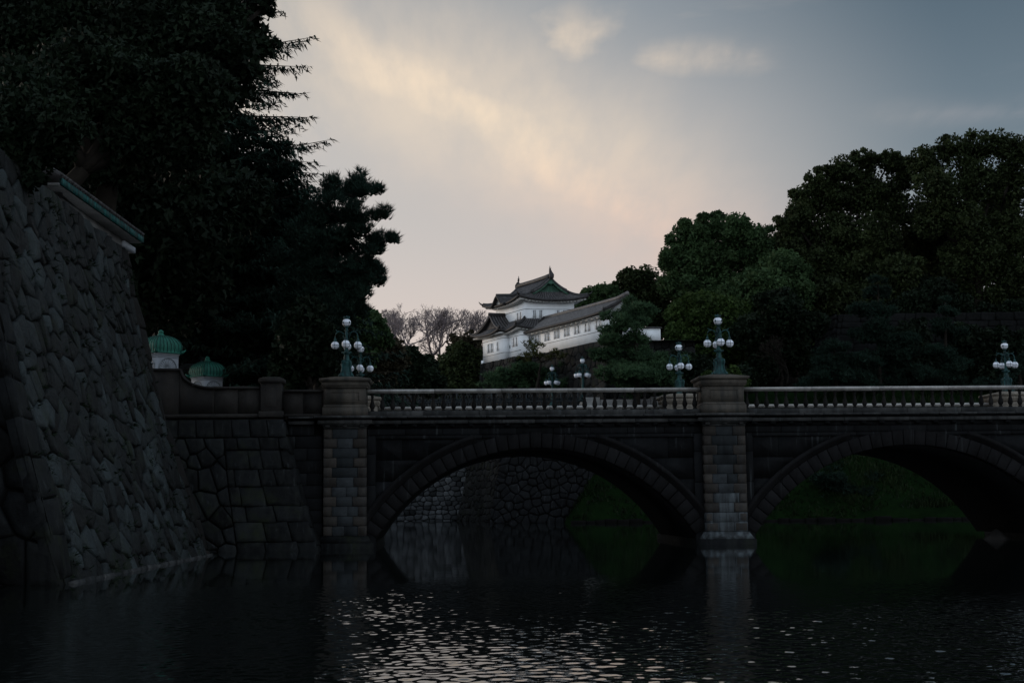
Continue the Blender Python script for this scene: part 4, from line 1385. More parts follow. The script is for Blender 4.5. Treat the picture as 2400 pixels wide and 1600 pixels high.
# walls
tbox(turret, -8.6, 0.7, -0.8, 7.2, ZB, 23.2, 'storey_wall', M['plaster'])
tbox(turret, -8.3, -2.35, -1.5, -0.79, ZB - 0.02, 22.95, 'bay_wall', M['plaster'])
tbox(turret, -8.6, -8.2, -1.62, -0.85, ZB - 0.35, ZB + 0.35, 'corner_block', M['plaster'])
tbox(turret, -7.9, 0.0, 0.0, 6.1, 23.0, 26.7, 'storey_wall', M['plaster'])
fUL = lambda s, o, z: (s, -o, z)              # upper left face (b = 0), s = a
fUF = lambda s, o, z: (o, s, z)               # upper front face (a = 0), s = b
fBL = lambda s, o, z: (s, -1.5 - o, z)
fLL = lambda s, o, z: (s, -0.8 - o, z)
fLF = lambda s, o, z: (0.7 + o, s, z)
fBF = lambda s, o, z: (-2.35 + o, s, z)
windows(turret, fUF, (1.22, 1.98, 4.12, 4.87), 0.50, 0.94, 24.25)
windows(turret, fUL, (-1.75, -0.95, -6.2, -7.0), 0.62, 0.92, 24.15, bars=2)
windows(turret, fBL, (-6.55, -5.6, -3.95), 0.66, 1.08, 20.65, bars=2)
windows(turret, fLL, (-1.15, -0.35), 0.62, 1.08, 20.85, bars=2)
windows(turret, fLF, (0.35,), 0.55, 1.0, 20.9)
for fc, a, b_, z in ((fUF, 0, 6.1, 25.28), (fUL, -7.9, 0, 25.28), (fBL, -8.3, -2.35, 22.05), (fBL, -8.3, -2.35, 20.25), (fLL, -2.3, 0.7, 22.05), (fLL, -2.3, 0.7, 20.25), (fLF, -0.8, 0.5, 22.05), (fBF, -1.5, -0.8, 22.05), (fBF, -1.5, -0.8, 20.25)):
    dark_line(turret, fc, a, b_, z)
mb = MB(lambda a, b, c: T(*fLL(a, b, c))); mb.box(-2.24, -2.12, 0.0, 0.05, 20.75, 21.15); mb.build('wall_slot', M['dark_line'], turret)

# upper roof: hipped skirt, gabled top with the ridge along a
EA0, EA1, EB0, EB1, EZ = -9.0, 1.15, -1.15, 7.25, 26.35
GA0, GA1, GB0, GB1, GZ = -8.0, 0.02, 0.95, 5.15, 27.45
RB, RZ = 3.05, 29.15
slope(turret, (EA0, EB0, EZ), (EA1, EB0, EZ), (GA0, GB0, GZ), (GA1, GB0, GZ), M['tile'], 0.14, 0.55)
slope(turret, (EA1, EB0, EZ), (EA1, EB1, EZ), (GA1, GB0, GZ), (GA1, GB1, GZ), M['tile'], 0.14, 0.55)
slope(turret, (EA1, EB1, EZ), (EA0, EB1, EZ), (GA1, GB1, GZ), (GA0, GB1, GZ), M['tile'], 0.14, 0.55)
slope(turret, (EA0, EB1, EZ), (EA0, EB0, EZ), (GA0, GB1, GZ), (GA0, GB0, GZ), M['tile'], 0.14, 0.55)
sl = slope(turret, (GA0 - 0.35, GB0 - 0.02, GZ), (GA1 + 0.5, GB0 - 0.02, GZ), (GA0 - 0.35, RB, RZ), (GA1 + 0.5, RB, RZ), M['tile'], 0.20, 0.0)
sr = slope(turret, (GA1 + 0.5, GB1 + 0.02, GZ), (GA0 - 0.35, GB1 + 0.02, GZ), (GA1 + 0.5, RB, RZ), (GA0 - 0.35, RB, RZ), M['tile'], 0.20, 0.0)
ridge(turret, [(GA0 - 0.45, RB, RZ + 0.1), (GA0 + 1, RB, RZ + 0.04), (-4, RB, RZ), (GA1 - 1, RB, RZ + 0.04), (GA1 + 0.6, RB, RZ + 0.12)], 0.20, mat='tile')
for aa in (GA0 + 0.05, GA1 + 0.12):
    for sgn, g in ((1, GB0), (-1, GB1)):
        ridge(turret, [(aa, RB + (g - RB) * t, RZ + (GZ - RZ) * t - 0.20 * 4 * t * (1 - t) + 0.06) for t in np.linspace(0.02, 1.0, 7)], 0.14, 'descending_ridge', 'tile')
    mb = MB(T)
for (a, b_, ga, gb) in ((EA0, EB0, GA0, GB0), (EA1, EB0, GA1, GB0), (EA1, EB1, GA1, GB1), (EA0, EB1, GA0, GB1)):
    pts = [(ga + (a - ga) * t, gb + (b_ - gb) * t, GZ + (EZ - GZ) * t - 0.14 * 4 * t * (1 - t) + 0.55 * t * t + 0.06) for t in np.linspace(0, 1.0, 8)]
    ridge(turret, pts, 0.13, 'hip_ridge', 'tile')
    tip(turret, pts[-1], ((a - ga) * 0.5, (b_ - gb) * 0.4), 0.42)
# green gables with bargeboards
for ga, sg in ((GA1 + 0.08, 1), (GA0 - 0.08, -1)):
    def gz(b): 
        t = abs(b - RB) / (RB - GB0)
        return RZ - 0.22 + (GZ - RZ) * t - 0.20 * 4 * t * (1 - t)
    bs = np.linspace(GB0 + 0.15, GB1 - 0.15, 17)
    mb = MB(T)
    mb.loft([[(ga - 0.25 * sg, b, max(gz(b), GZ - 0.1)) for b in bs] + [(ga - 0.25 * sg, GB1 - 0.15, GZ - 0.25), (ga - 0.25 * sg, GB0 + 0.15, GZ - 0.25)],
             [(ga, b, max(gz(b), GZ - 0.1)) for b in bs] + [(ga, GB1 - 0.15, GZ - 0.25), (ga, GB0 + 0.15, GZ - 0.25)]])
    gab = mb.build('gable', M['gable'], turret)
    for k in range(5):
        z = GZ + 0.14 + k * 0.16
        bl = [b for b in np.linspace(GB0, GB1, 200) if gz(b) > z + 0.42]
        if len(bl) > 5:
            mb = MB(T); mb.box(min(ga, ga + 0.05 * sg), max(ga, ga + 0.05 * sg), bl[0], bl[-1], z, z + 0.07); mb.build('lattice_bar', M['gable'], gab)
    for s2 in (-1, 1):
        mb = MB(T)
        loops = []
        for t in np.linspace(0, 1.04, 9):
            b = RB + s2 * t * (RB - GB0)
            z = RZ - 0.12 + (GZ - RZ) * t - 0.20 * 4 * t * (1 - t)
            loops.append([(ga + 0.24 * sg, b, z - 0.30), (ga + 0.36 * sg, b, z - 0.30), (ga + 0.36 * sg, b, z), (ga + 0.24 * sg, b, z)])
        mb.loft(loops); mb.build('bargeboard', M['gable'], gab)
    mb = MB(T)
    mb.loft([[(ga + d * sg, RB + x, RZ - 0.42 + z) for x, z in ((0, 0.02), (0.25, -0.2), (0.42, -0.28), (0.24, -0.42), (0.12, -0.42), (0, -0.62), (-0.12, -0.42), (-0.24, -0.42), (-0.42, -0.28), (-0.25, -0.2))] for d in (0.3, 0.44)])
    mb.build('gable_pendant', M['gable'], gab)
    # ridge-end ornament and fish finial
    mb = MB(T); mb.loft([[(GA1 + 0.62 if sg > 0 else GA0 - 0.47, RB + x, RZ + z) for x, z in ((-0.26, -0.15), (0.26, -0.15), (0.30, 0.35), (0.12, 0.62), (-0.12, 0.62), (-0.30, 0.35))], [((GA1 + 0.8) if sg > 0 else GA0 - 0.65, RB + x, RZ + z) for x, z in ((-0.22, -0.1), (0.22, -0.1), (0.25, 0.3), (0.1, 0.52), (-0.1, 0.52), (-0.25, 0.3))]])
    mb.build('ridge_end_tile', M['tile'], turret)
    ea = GA1 + 0.35 if sg > 0 else GA0 - 0.2
    mb = MB(T)
    mb.tube([(ea + 0.1 * sg, RB, RZ + 0.35), (ea + 0.12 * sg, RB, RZ + 0.60), (ea, RB, RZ + 0.85), (ea - 0.1 * sg, RB, RZ + 1.05), (ea - 0.06 * sg, RB, RZ + 1.45)], [0.16, 0.20, 0.14, 0.08, 0.02], 7)
    mb.tube([(ea, RB, RZ + 0.80), (ea - 0.28 * sg, RB, RZ + 1.02)], [0.09, 0.02], 5)
    mb.tube([(ea, RB, RZ + 0.95), (ea + 0.22 * sg, RB, RZ + 1.15)], [0.07, 0.02], 5)
    mb.build('fish_finial', M['tiledark'], turret)
# soffits and rafter ends
def soffit(root, a0, a1, b0, b1, wa0, wa1, wb0, wb1, z, lift=0.10, step=0.42, sides=('f', 'l')):
    mb = MB(T)
    o = [(a0, b0), (a1, b0), (a1, b1), (a0, b1)]; i_ = [(wa0, wb0), (wa1, wb0), (wa1, wb1), (wa0, wb1)]
    n = 12
    for k in range(4):
        A, Bq = np.array(o[k]), np.array(o[(k + 1) % 4]); C, D = np.array(i_[k]), np.array(i_[(k + 1) % 4])
        def P(s, t):
            p = (A * (1 - s) + Bq * s) * (1 - t) + (C * (1 - s) + D * s) * t
            up = 0.5 * (max(0, 1 - s / 0.4) ** 2.2 if s < 0.4 else max(0, (s - 0.6) / 0.4) ** 2.2) * (1 - t) ** 2
            return (p[0], p[1], z - 0.02 + up + (lift) * t)
        mb.grid(P, n, 2)
        mb.grid(lambda s, t: (P(s, 0)[0], P(s, 0)[1], P(s, 0)[2] + 0.10 * t), n, 1)
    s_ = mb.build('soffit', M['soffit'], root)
    mb = MB(T)
    b = b0 + 0.3
    while b < b1 - 0.2:
        q = (b - b0) / (b1 - b0)
        up = 0.5 * (max(0, 1 - q / 0.4) ** 2.2 if q < 0.4 else max(0, (q - 0.6) / 0.4) ** 2.2)
        mb.box(wa1, a1 + 0.02, b, b + step * 0.55, z - 0.13 + up * 0.8, z - 0.0 + up * 0.8)
        b += step
    a = a0 + 0.3
    while a < a1 - 0.2:
        q = (a - a0) / (a1 - a0)
        up = 0.5 * (max(0, 1 - q / 0.4) ** 2.2 if q < 0.4 else max(0, (q - 0.6) / 0.4) ** 2.2)
        mb.box(a, a + step * 0.55, b0 - 0.02, wb0, z - 0.13 + up * 0.8, z + up * 0.8)
        a += step
    mb.build('rafters', M['soffit'], s_, kind='stuff')
soffit(turret, EA0 + 0.15, EA1 - 0.15, EB0 + 0.15, EB1 - 0.15, -7.9, 0.0, 0.0, 6.1, EZ - 0.20)
# undulating gable over the left eave
KA = -4.45
def kz(a): return 1.05 * math.exp(-((a - KA) / 0.85) ** 2) - 0.10 * math.exp(-((abs(a - KA) - 1.55) / 0.4) ** 2)
mb = MB(T)
def kp(i, j, dz=0.0):
    a = KA - 2.1 + 4.2 * i
    b = EB0 - 0.28 + 3.2 * j
    return (a, b, EZ + 0.06 + kz(a) * (1 - 0.05 * j) + 0.30 * j * j * 0.2 + dz)
mb.grid(lambda i, j: kp(i, j), 20, 4); mb.grid(lambda i, j: kp(i, j, -0.2), 20, 4)
mb.grid(lambda i, j: kp(i, 0, -0.2 * j), 20, 1)
kg = mb.build('curved_gable_roof', M['tile'], turret)
mb = MB(T)
for k in range(15):
    mb.tube([kp(k / 14, j / 4, 0.03) for j in range(5)], 0.07, 5)
mb.build('tile_rows', M['tilerib'], kg, kind='stuff')
mb = MB(T); mb.tube([kp(i / 20, 0, -0.05) for i in range(21)], 0.14, 6); mb.build('curved_edge', M['tiledark'], kg)
ridge(turret, [(KA, EB0 - 0.32, EZ + 1.16), (KA, 0.4, EZ + 1.2), (KA, 2.0, EZ + 1.55)], 0.13, 'curved_gable_ridge', 'tile')
mb = MB(T)
n = 16
mb.loft([[(KA - 1.5 + 3.0 * i / n, bb, EZ - 0.12 + max(kz(KA - 1.5 + 3.0 * i / n), 0.02)) for i in range(n + 1)] + [(KA + 1.5, bb, EZ - 0.2), (KA - 1.5, bb, EZ - 0.2)] for bb in (EB0 + 0.12, EB0 + 0.3)])
mb.build('curved_gable_panel', M['soffit'], turret)

# lower roof round the upper storey
LZ, LT = 22.75, 24.15
LA0, LA1, LB0, LB1 = -9.5, 1.6, -1.75, 8.0
slope(turret, (LA0, LB0, LZ), (LA1, LB0, LZ), (-7.9, 0, LT), (0, 0, LT), M['tiledark'], 0.12, 0.5)
slope(turret, (LA1, LB0, LZ), (LA1, LB1, LZ), (0, 0, LT), (0, 6.1, LT), M['tiledark'], 0.12, 0.5)
slope(turret, (LA0, LB1, LZ), (LA0, LB0, LZ), (-7.9, 6.1, LT), (-7.9, 0, LT), M['tiledark'], 0.12, 0.5)
pts = [(1.6 * t, -1.75 * t, LT + (LZ - LT) * t - 0.12 * 4 * t * (1 - t) + 0.5 * t * t + 0.08) for t in np.linspace(0, 1, 8)]
ridge(turret, pts, 0.13, 'hip_ridge'); tip(turret, pts[-1], (0.6, -0.5), 0.5)
soffit(turret, LA0 + 0.15, LA1 - 0.15, LB0 + 0.15, LB1 - 0.15, -8.6, 0.7, -0.8, 7.2, LZ - 0.20)
# bay roof: hip-and-gable, ridge along b
BE0, BE1, BEB, BZ = -9.55, -1.35, -2.45, 22.72
slope(turret, (BE0, BEB, BZ), (BE1, BEB, BZ), (-8.1, -1.62, 23.45), (-2.5, -1.62, 23.45), M['tiledark'], 0.06, 0.5)
slope(turret, (BE1, BEB, BZ), (BE1, 0.0, BZ + 0.15), (-5.3, -1.95, 25.15), (-5.3, 0.1, 25.15), M['tiledark'], 0.34, 0.45, upr=0)
slope(turret, (BE0, 0.0, BZ + 0.15), (BE0, BEB, BZ), (-5.3, 0.1, 25.15), (-5.3, -1.95, 25.15), M['tiledark'], 0.34, 0.45, upl=0)
ridge(turret, [(-5.3, -2.05, 25.22), (-5.3, -1.0, 25.16), (-5.3, 0.1, 25.16)], 0.16)
mb = MB(T)
mb.loft([[(-8.0, bb, 23.4), (-2.6, bb, 23.4), (-4.2, bb, 24.05), (-5.3, bb, 24.95), (-6.4, bb, 24.05)] for bb in (-1.64, -1.5)])
mb.build('bay_gable', M['tiledark'], turret)
tip(turret, (BE0, BEB, BZ + 0.5), (-0.5, -0.4), 0.3); tip(turret, (BE1, BEB, BZ + 0.45), (0.5, -0.4), 0.4)
mb = MB(T)
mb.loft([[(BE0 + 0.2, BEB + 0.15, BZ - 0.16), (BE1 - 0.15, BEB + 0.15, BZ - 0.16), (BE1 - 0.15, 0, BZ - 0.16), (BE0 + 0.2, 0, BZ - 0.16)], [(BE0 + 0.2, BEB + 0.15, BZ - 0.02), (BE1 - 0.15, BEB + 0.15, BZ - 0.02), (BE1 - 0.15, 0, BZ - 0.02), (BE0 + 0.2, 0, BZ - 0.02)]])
mb.build('bay_soffit', M['soffit'], turret)

# gallery
tbox(corridor, 0.72, 18.8, 0.55, 4.1, ZB + 0.1, 22.5, 'wall', M['plaster'])
fG = lambda s, o, z: (s, 0.55 - o, z)
sp = []
for k in range(7):
    c = 2.2 + k * 2.42
    sp += [c - 0.38, c + 0.38]
windows(corridor, fG, sp, 0.52, 0.92, 20.95, bars=2)
dark_line(corridor, fG, 0.72, 18.8, 22.02); dark_line(corridor, fG, 0.72, 18.8, 20.62)
slope(corridor, (0.2, -0.35, 22.38), (19.6, -0.35, 22.38), (0.9, 2.3, 24.1), (19.5, 2.3, 24.1), M['tilelight'], 0.10, 0.22, ribs=0.34, upl=0)
slope(corridor, (19.6, 5.0, 22.38), (0.7, 5.0, 22.38), (19.5, 2.3, 24.1), (0.7, 2.3, 24.1), M['tilelight'], 0.10, 0.22, ribs=0.34, upr=0)
ridge(corridor, [(0.0, 2.3, 24.12), (10, 2.3, 24.10), (17.5, 2.3, 24.16), (19.7, 2.3, 24.45)], 0.15, 'ridge', 'tilelight')
ridge(corridor, [(19.5, 2.3 - 2.65 * t, 24.2 - 1.72 * t - 0.1 * 4 * t * (1 - t) + 0.2 * t * t) for t in np.linspace(0, 1, 7)], 0.14, 'verge_ridge')
ridge(corridor, [(0.55 - 0.3 * t, 2.0 - 2.3 * t, 24.05 - 1.62 * t - 0.1 * 4 * t * (1 - t)) for t in np.linspace(0, 1, 7)], 0.12, 'verge_ridge')
tip(corridor, (19.6, -0.35, 22.65), (0.4, -0.3), 0.45)
mb = MB(T); mb.loft([[(18.78, 0.56, 22.45), (18.78, 4.09, 22.45), (18.78, 2.3, 23.9)], [(18.84, 0.56, 22.45), (18.84, 4.09, 22.45), (18.84, 2.3, 23.9)]]); mb.build('end_gable', M['plaster'], corridor)
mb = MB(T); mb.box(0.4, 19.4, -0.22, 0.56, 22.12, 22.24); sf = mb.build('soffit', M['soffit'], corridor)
mb = MB(T)
a = 0.6
while a < 19.2:
    mb.box(a, a + 0.5, -0.05, 0.56, 21.98, 22.118); a += 1.2
mb.build('brackets', M['soffit'], sf, kind='stuff')
low = thing('low_plaster_wall', T(19.2, 6.5, 19.5), 'short white plaster wall showing through the big pine right of the gallery', 'wall')
mb = MB(T); mb.box(18.5, 18.9, 4.11, 6.3, 19.45, 20.78); mb.build('plaster', M['plaster'], low)
mb = MB(T); mb.box(18.3, 19.1, 4.11, 6.4, 20.782, 20.95, top=(0.2, 0.0)); mb.build('coping', M['tile'], low)

# stone base of the turret and gallery
base = thing('turret_base', T(4, -2, 0), 'dark curving stone base under the white turret and gallery', 'stone wall')
ob = lambda z: 3.4 * (1.5 * max(z, 0) / 19.5 - 0.5 * (max(z, 0) / 19.5) ** 2) + min(z, 0) * 0.3
nA = np.array([math.sin(TA), -math.cos(TA)])       # outward, left-front
p0 = np.array(T(-8.75, -1.62, 0)[:2]) + nA * 3.4; p1 = np.array(T(1.0, -1.62, 0)[:2]) + nA * 3.4
fn1, L1 = wall_fn(p0, p1, ob, None, None, flip=1)
backing(base, fn1, L1, -1, 19.5, -0.1, M['joint'])
rubble(base, fn1, voronoi(L1, 20.4, 0.95, 0.78, 0.34, 61, True, 0, -0.9), M['base'], 62, 0.03, 0.09, 240)
p2 = np.array(T(1.0, 0.42, 0)[:2]) + nA * 3.4; p3 = np.array(T(19.2, 0.42, 0)[:2]) + nA * 3.4
fn2, L2 = wall_fn(p2, p3, ob, None, None, flip=1)
backing(base, fn2, L2, -1, 19.55, -0.1, M['joint'])
rubble(base, fn2, voronoi(L2, 13.6, 1.15, 0.95, 0.34, 63, True, 0, 6.0), M['base'], 64, 0.03, 0.09, 220, near=lambda s, z: -z)
mb = MB(T)
mb.box(-8.6, 15.5, 1.0, 12, 12.0, ZB - 0.08); mb.build('earth_fill', M['soil'], base)
mb = MB(); mb.poly([T(-8.75, -1.62, ZB - 0.06), T(1.0, -1.62, ZB - 0.06), T(1.0, 0.42, ZB - 0.06), T(19.2, 0.42, ZB - 0.06), T(19.2, 12, ZB - 0.06), T(-8.75, 12, ZB - 0.06)]); mb.build('ledge', M['base'], base)
mb = MB(lambda s, z, o: fn1(s, z, o)); 
fn1e, L1e = wall_fn(np.array(p0), np.array(p0) + _tb * 9, lambda z: 0.0, ob, None, flip=-1)
backing(base, fn1e, L1e, -1, 19.5, 0, M['base'], name='wall_face')
fn3, L3 = wall_fn(p3, p3 + _tb * 13, lambda z: 0.10 * max(z, 0), lambda z: ob(z), None, flip=1)
backing(base, fn3, L3, -1, 19.5, -0.1, M['joint'])
rubble(base, fn3, voronoi(L3, 9.6, 1.2, 0.95, 0.3, 66, True, 0, 10.0), M['base'], 67, 0.03, 0.09, 60, name='stone')

# pale coursed wall seen through the left arch
far = thing('moat_wall', (-10, 182, 0), 'pale coursed stone wall across the water, seen through the left arch', 'stone wall')
fnF, LF = wall_fn((-30, 180.5), (4, 181.5), lambda z: 0.22 * z, None, None, flip=1)
backing(far, fnF, LF, -1, 17.0, -0.1, M['joint'])
cells = voronoi(17.5, 9.0, 0.85, 0.60, 0.26, 71, True, 11, -0.5)
rubble(far, fnF, cells, M['farwall'], 72, 0.035, 0.12, 300, near=lambda s, z: z)
rubble(far, fnF, voronoi(17.5, 8.4, 1.0, 0.8, 0.3, 73, True, 11, 8.5), M['base'], 74, 0.04, 0.12, 0)

# retaining wall below the pines
ret = thing('retaining_wall', (4, 146, 0), 'dark rough retaining wall at the water below the pines, behind the left arch', 'stone wall')
fnR, LR = wall_fn((-2.5, 145.0), (9.5, 144.6), lambda z: 0.16 * z, lambda z: 0.16 * max(z, 0), None, flip=1)
backing(ret, fnR, LR, -1, 8.4, -0.1, M['joint'])
rubble(ret, fnR, voronoi(LR, 9.2, 0.85, 0.75, 0.48, 81, True, 0, -0.8), M['bridge'], 82, 0.04, 0.10, 250)
fnR2, LR2 = wall_fn((-2.5, 176), (-2.5, 145), lambda z: 0.16 * z, None, lambda z: 0.16 * max(z, 0), flip=1)
backing(ret, fnR2, LR2, -1, 8.4, -0.1, M['base'], name='wall_face')

# big block wall high on the right
rw = thing('rampart_wall', (50, 166, 13), 'tall dark rampart of large squared blocks under the trees on the right', 'stone wall')
rl = lambda z: 0.16 * (z - 12)
fnW, LW = wall_fn((36.6, 164.5), (86, 163), rl, rl, None, flip=1)
backing(rw, fnW, LW, 12, 23.8, -0.1, M['joint'])
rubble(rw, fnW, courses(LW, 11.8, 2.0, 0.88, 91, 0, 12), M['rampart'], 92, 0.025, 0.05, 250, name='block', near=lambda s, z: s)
fnW2, LW2 = wall_fn((34.2, 190), (36.6, 164.5), rl, None, rl, flip=1)
backing(rw, fnW2, LW2, 12, 23.8, -0.1, M['joint'])
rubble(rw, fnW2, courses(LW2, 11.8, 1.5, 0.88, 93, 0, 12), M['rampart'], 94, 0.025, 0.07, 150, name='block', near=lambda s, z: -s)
mb = MB(); mb.poly([(38.4, 166.4, 23.7), (86, 165, 23.7), (86, 200, 23.7), (36.0, 200, 23.7), (36.0, 190, 23.7)]); mb.build('turf_top', M['soil'], rw)

# rock in the water under the right arch, pale stone on the grass
rk = MB(); c = at_z(2335, 1262, 0)
rng2 = np.random.default_rng(3)
rk.tint = 0.9
rk.loft([[(c[0] + r * math.cos(a) * rr, c[1] + r * 0.8 * math.sin(a) * rr, z) for a, rr in zip(np.linspace(0, 2 * math.pi, 6)[:-1], rng2.uniform(0.75, 1.2, 5))] for r, z in ((0.85, -0.3), (0.72, 0.03), (0.34, 0.26), (0.05, 0.44))])
rk.tint = 0.9
tag(rk.build('rock', M['parapet']), 'pale pointed rock in the water under the right arch', 'rock')

# ------------------------------------------------------------------ trees
def unit(rng, n):
    v = rng.normal(size=(n, 3))
    return v / np.linalg.norm(v, axis=1, keepdims=True)


def kites(C, ax, W, L, wid, tint):
    """leaf-sized faces: centre, length axis, width axis"""
    n = len(C)
    L = L[:, None]; wid = wid[:, None]
    V = np.empty((n, 3, 3))
    V[:, 0] = C - ax * L * 0.42 + W * wid * 0.62
    V[:, 1] = C + ax * L * 0.58
    V[:, 2] = C - ax * L * 0.42 - W * wid * 0.62
    return V.reshape(-1, 3), np.arange(n * 3), np.full(n, 3), np.repeat(tint, 3)


def spikes(C, ax, W, L, wid, tint):
    n = len(C)
    L = L[:, None]; wid = wid[:, None]
    V = np.empty((n, 3, 3))
    V[:, 0] = C + W * wid * 0.5
    V[:, 1] = C - W * wid * 0.5
    V[:, 2] = C + ax * L
    return V.reshape(-1, 3), np.arange(n * 3), np.full(n, 3), np.repeat(tint, 3)


def perp(ax, rng):
    r = unit(rng, len(ax))
    w = np.cross(ax, r)
    return w / (np.linalg.norm(w, axis=1, keepdims=True) + 1e-9)


def foliage(root, parts, mat, name='crown'):
    V = np.concatenate([p[0] for p in parts]); 
    off = 0; fl = []; lt = []; tn = []
    for p in parts:
        fl.append(p[1] + off); off += len(p[0]); lt.append(p[2]); tn.append(p[3])
    org = np.array(WO[root])
    me = np_mesh(name, V - org, np.concatenate(fl), np.concatenate(lt), mat, np.concatenate(tn))
    return place(name, me, org, root)


def limb_path(p0, p1, rng, n=5, wob=0.06, arch=0.12):
    p0, p1 = np.array(p0, float), np.array(p1, float)
    L = np.linalg.norm(p1 - p0)
    out = []
    for i in range(n + 1):
        t = i / n
        q = p0 + (p1 - p0) * t
        q[2] += arch * L * math.sin(math.pi * t) * 0.5
        if 0 < i < n: q += rng.normal(size=3) * wob * L * 0.5
        out.append(q)
    return out


def broad(name, label, Y, base, lobes, n, leaf, mat, seed, per=16, trunk_r=0.4, group=None, cat='tree', dy=0.6, flat=0.8, fill=1.0, bark='bark', limbs=True, core=0.3):
    """broadleaf tree: base=(px, ground z); lobes=[(px, py, r_px)]"""
    rng = np.random.default_rng(seed)
    b = at(base[0], 900, Y); b = np.array([b[0], Y, base[1]])
    t = thing(name, b, label, cat, group)
    cl, ctr = [], []
    for (px, py, r) in lobes:
        R = r * Y / F_PX
        c = at(px, py, Y + rng.uniform(-dy, dy) * R)
        ctr.append((c, R))
        d = unit(rng, per); d[:, 2] = d[:, 2] * 0.9 + 0.12
        u = rng.uniform(0.12, 0.92, per) ** 0.8
        rr = R * rng.uniform(0.24, 0.44, per) * fill
        for k in range(per): cl.append((c + d[k] * R * u[k] * np.array([1, 1, 0.92]), rr[k]))
    w = np.array([q[1] ** 2 for q in cl]); w /= w.sum()
    idx = rng.choice(len(cl), n, p=w)
    cc = np.array([q[0] for q in cl])[idx]; rr = np.array([q[1] for q in cl])[idx]
    ct = rng.uniform(0, 1, len(cl))[idx]
    d = unit(rng, n)
    C = cc + d * (rr * rng.uniform(0.15, 1.0, n) ** 0.6)[:, None] * np.array([1, 1, flat])
    # a share of the leaves fills the space between the clumps
    nf = int(n * core)
    li = rng.choice(len(ctr), nf, p=np.array([R ** 3 for c, R in ctr]) / sum(R ** 3 for c, R in ctr))
    C[:nf] = np.array([c for c, R in ctr])[li] + unit(rng, nf) * (np.array([R for c, R in ctr])[li] * rng.uniform(0, 1, nf) ** 0.4 * 0.92)[:, None]
    ax = unit(rng, n) * 0.8 + d * 0.5 + np.array([0, 0, -0.15]); ax /= np.linalg.norm(ax, axis=1, keepdims=True)
    W = perp(ax, rng)
    s = rng.uniform(0.7, 1.3, n) * leaf
    tint = np.clip(ct * 0.6 + rng.uniform(0, 0.4, n), 0, 1)
    foliage(t, [kites(C, ax, W, s, s * 0.62, tint)], mat)
    # trunk and limbs
    mb = MB(); mb.tint = 0.5
    top = np.mean([c for c, R in ctr], axis=0)
    fork = b + (top - b) * 0.55; fork[2] = b[2] + (top[2] - b[2]) * 0.5
    mb.tube(limb_path(b - np.array([0, 0, 0.4]), fork, rng, 6, 0.03, 0), [trunk_r * (1.15 - 0.5 * i / 6) for i in range(7)], 8)
    if limbs:
        for c, R in ctr:
            mb.tube(limb_path(fork, c, rng, 5, 0.07), [trunk_r * 0.6 * (1 - 0.75 * i / 5) for i in range(6)], 6)
            own = [q for q in cl if np.linalg.norm(q[0] - c) < R]
            for q in own[::2]:
                mb.tube(limb_path(c, q[0], rng, 3, 0.1), [trunk_r * 0.16, trunk_r * 0.11, trunk_r * 0.08, trunk_r * 0.04], 4)
    mb.build('trunk', M[bark], t)
    return t


